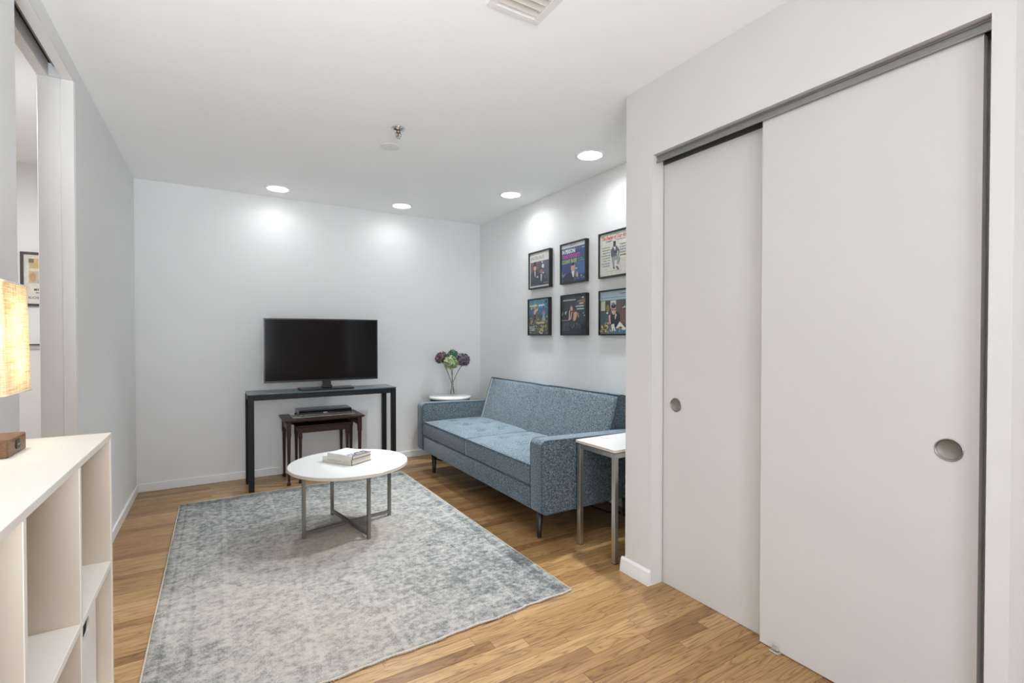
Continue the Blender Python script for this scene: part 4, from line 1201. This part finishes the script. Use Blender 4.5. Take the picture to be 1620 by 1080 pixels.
# storage bin with an oval hand hole
def bin_front(x0, x1, y0, y1, z0, z1, hy, hz, ry, rz):
    bm = bmesh.new(); n = 32
    def oval(x): 
        out = []
        for k in range(n):
            a = 2*PI*k/n; c, s = math.cos(a), math.sin(a)
            out.append((x, hy+(ry-rz)*(1 if c > 1e-6 else (-1 if c < -1e-6 else 0))+rz*c, hz+rz*s))
        return out
    A = [bm.verts.new(p) for p in oval(x1)]; B = [bm.verts.new(p) for p in oval(x0)]
    def sq(x):
        out = []
        for k in range(n):
            a = 2*PI*k/n; c, s = math.cos(a), math.sin(a); m = max(abs(c), abs(s))
            u, v = c/m, s/m
            out.append((x, (hy+(y1-hy)*u) if u > 0 else hy+(hy-y0)*u, (hz+(z1-hz)*v) if v > 0 else hz+(hz-z0)*v))
        return out
    C = [bm.verts.new(p) for p in sq(x1)]; D = [bm.verts.new(p) for p in sq(x0)]
    for k in range(n):
        k2 = (k+1) % n
        bm.faces.new((A[k], A[k2], C[k2], C[k])); bm.faces.new((B[k], B[k2], D[k2], D[k]))
        bm.faces.new((A[k], A[k2], B[k2], B[k])); bm.faces.new((C[k], C[k2], D[k2], D[k]))
    bmesh.ops.recalc_face_normals(bm, faces=bm.faces[:])
    return bm
ZB0 = SHZ[1]+PT+.0004
bx = BX-.030
t = thing('storage_bin', 'white storage bin with an oval hand hole in the shelf cube beside the floor', 'bin', (bx-.12, 1.385, ZB0))
obj('front_panel', bin_front(bx-.004, bx, 1.252, 1.536, ZB0, .622, 1.388, .552, .076, .021), BINW, t)
obj('bin_body', join_boxes([(bx-.245, bx-.0042, 1.252, 1.256, ZB0, .622), (bx-.245, bx-.0042, 1.532, 1.536, ZB0, .622), (bx-.25, bx-.2452, 1.252, 1.536, ZB0, .622), (bx-.245, bx-.0042, 1.2562, 1.5318, ZB0, ZB0+.004)]), BINW, t)

# table lamp
LX, LY = -.432, 1.400
t = thing('table_lamp', 'lit table lamp with a square linen shade and wooden base on the shelf', 'lamp', (LX, LY, ZT))
z0 = ZT+.0004
bs = box(LX-.080, LX+.080, 1.325, 1.430, z0, z0+.036, bev=.002)
o = obj('base', bs, WALNUT, t)
obj('usb_socket', box(LX+.0802, LX+.0815, 1.367, 1.389, z0+.010, z0+.028, bev=.0005), CORD, o)
obj('socket_tongue', box(LX+.0816, LX+.0822, 1.372, 1.384, z0+.017, z0+.020), ALU, o)
obj('stem', lathe([(.0, .036), (.022, .036), (.020, .040), (.006, .044), (.006, .16), (.016, .162), (.016, .20), (0, .20)], (LX, LY, z0), 20, caps=False), BRASS, t)
sz0, sz1 = 1.088, 1.318
def shade(hb, ht, th):
    bm = bmesh.new()
    rings = []
    for h_, z in ((hb, sz0), (ht, sz1), (ht-th, sz1), (hb-th, sz0)):
        r0 = .006
        q = rounded([(LX-h_, LY-h_), (LX+h_, LY-h_), (LX+h_, LY+h_), (LX-h_, LY+h_)], [r0]*4, 3)
        rings.append([bm.verts.new((p[0], p[1], z)) for p in q])
    n = len(rings[0])
    for a, b in ((0, 1), (1, 2), (2, 3), (3, 0)):
        for k in range(n): bm.faces.new((rings[a][k], rings[a][(k+1) % n], rings[b][(k+1) % n], rings[b][k]))
    bmesh.ops.recalc_face_normals(bm, faces=bm.faces[:])
    return bm
BINDING = M('shade_binding', (.78, .70, .54, 1), .8, vary=.05, vscale=40)
sh = obj('lamp_shade', shade(.079, .0745, .0012), SHADE, t)
for h_, z in ((.0795, sz0+.002), (.0750, sz1-.002)):
    q = rounded([(LX-h_, LY-h_), (LX+h_, LY-h_), (LX+h_, LY+h_), (LX-h_, LY+h_)], [.007]*4, 4)
    bm = bmesh.new()
    bm_tube(bm, [(p[0], p[1], z) for p in q], .0018, 6, closed=True)
    obj('shade_binding', bm, BINDING, sh)
obj('bulb', lathe([(0, .195), (.012, .20), (.024, .235), (.022, .255), (.012, .268), (0, .272)], (LX, LY, z0), 20, caps=False), emit_mat('bulb_warm', (1, .86, .64, 1), 4), t)
for zz, e in ((1.245, .19), (1.15, .19)):
    l = bpy.data.lights.new('lamp_bulb_light', 'POINT'); l.energy = e; l.color = (1, .87, .68); l.shadow_soft_size = .028
    lo = bpy.data.objects.new('lamp_bulb_light', l); COL.objects.link(lo); lo.location = (LX+.035, LY, zz)

# ------------------------------------------------------------------ things beyond the doorway
fx, fz0, fz1 = -1.180, 1.433, 1.813
t = thing('framed_poster', 'dark framed poster on the white wall beyond the doorway', 'picture', (-1.04, AY, 1.623))
fx1 = -.905; FW = .015; yf = AY-.020
obj('frame', join_boxes([(fx, fx+FW, yf, AY-.001, fz0, fz1), (fx1-FW, fx1, yf, AY-.001, fz0, fz1), (fx+FW, fx1-FW, yf, AY-.001, fz0, fz0+FW), (fx+FW, fx1-FW, yf, AY-.001, fz1-FW, fz1)]), FRAMED, t)
obj('backing_board', box(fx+FW, fx1-FW, AY-.008, AY-.004, fz0+FW, fz1-FW), BACKING, t)
pw, ph_ = fx1-fx-2*FW, fz1-fz0-2*FW
def P(u, v, l): return (fx+FW+u*pw, AY-.0085-.00012*l, fz0+FW+v*ph_)
print_mesh('print', (222, 217, 204), [
    ('r', (208, 180, 132), .11, .42, .90, .92), ('r', (226, 214, 186), .11, .66, .90, .72), ('r', (122, 112, 98), .11, .83, .22, .91), ('r', (190, 170, 136), .24, .78, .90, .80),
    ('p', (190, 184, 172), [(.15, .42), (.16, .60), (.26, .66), (.60, .66), (.70, .60), (.72, .42)]), ('e', (196, 158, 112), .20, .54, .07, .10), ('e', (196, 158, 112), .56, .54, .07, .10), ('p', (160, 158, 150), [(.30, .42), (.34, .60), (.46, .60), (.50, .42)]), ('e', (90, 82, 74), .44, .82, .05, .04),
    ('w', (80, 76, 70), .22, .27, .38, .04), ('w', (80, 76, 70), .26, .22, .44, .014),
    ('t', (96, 94, 90), 'KOHLER', .10, .10, .50, .050)], P, t)
obj('glazing', box(fx+FW, fx1-FW, AY-.0150, AY-.0138, fz0+FW, fz1-FW), GLAZE, t)
t = thing('wall_rail', 'thin dark rail on the wall beyond the doorway, below the poster', 'rail', (-1.06, AY, 1.153))
obj('bar', tube([(-1.24, AY-.040, 1.157), (-.88, AY-.040, 1.157)], .0055, 10), FRAMED, t)
obj('lower_bar', tube([(-1.24, AY-.028, 1.144), (-.88, AY-.028, 1.144)], .0040, 10), STEEL, t)
for x in (-1.22, -.90): obj('bracket', box(x-.006, x+.006, AY-.040, AY-.0005, 1.142, 1.162), FRAMED, t)
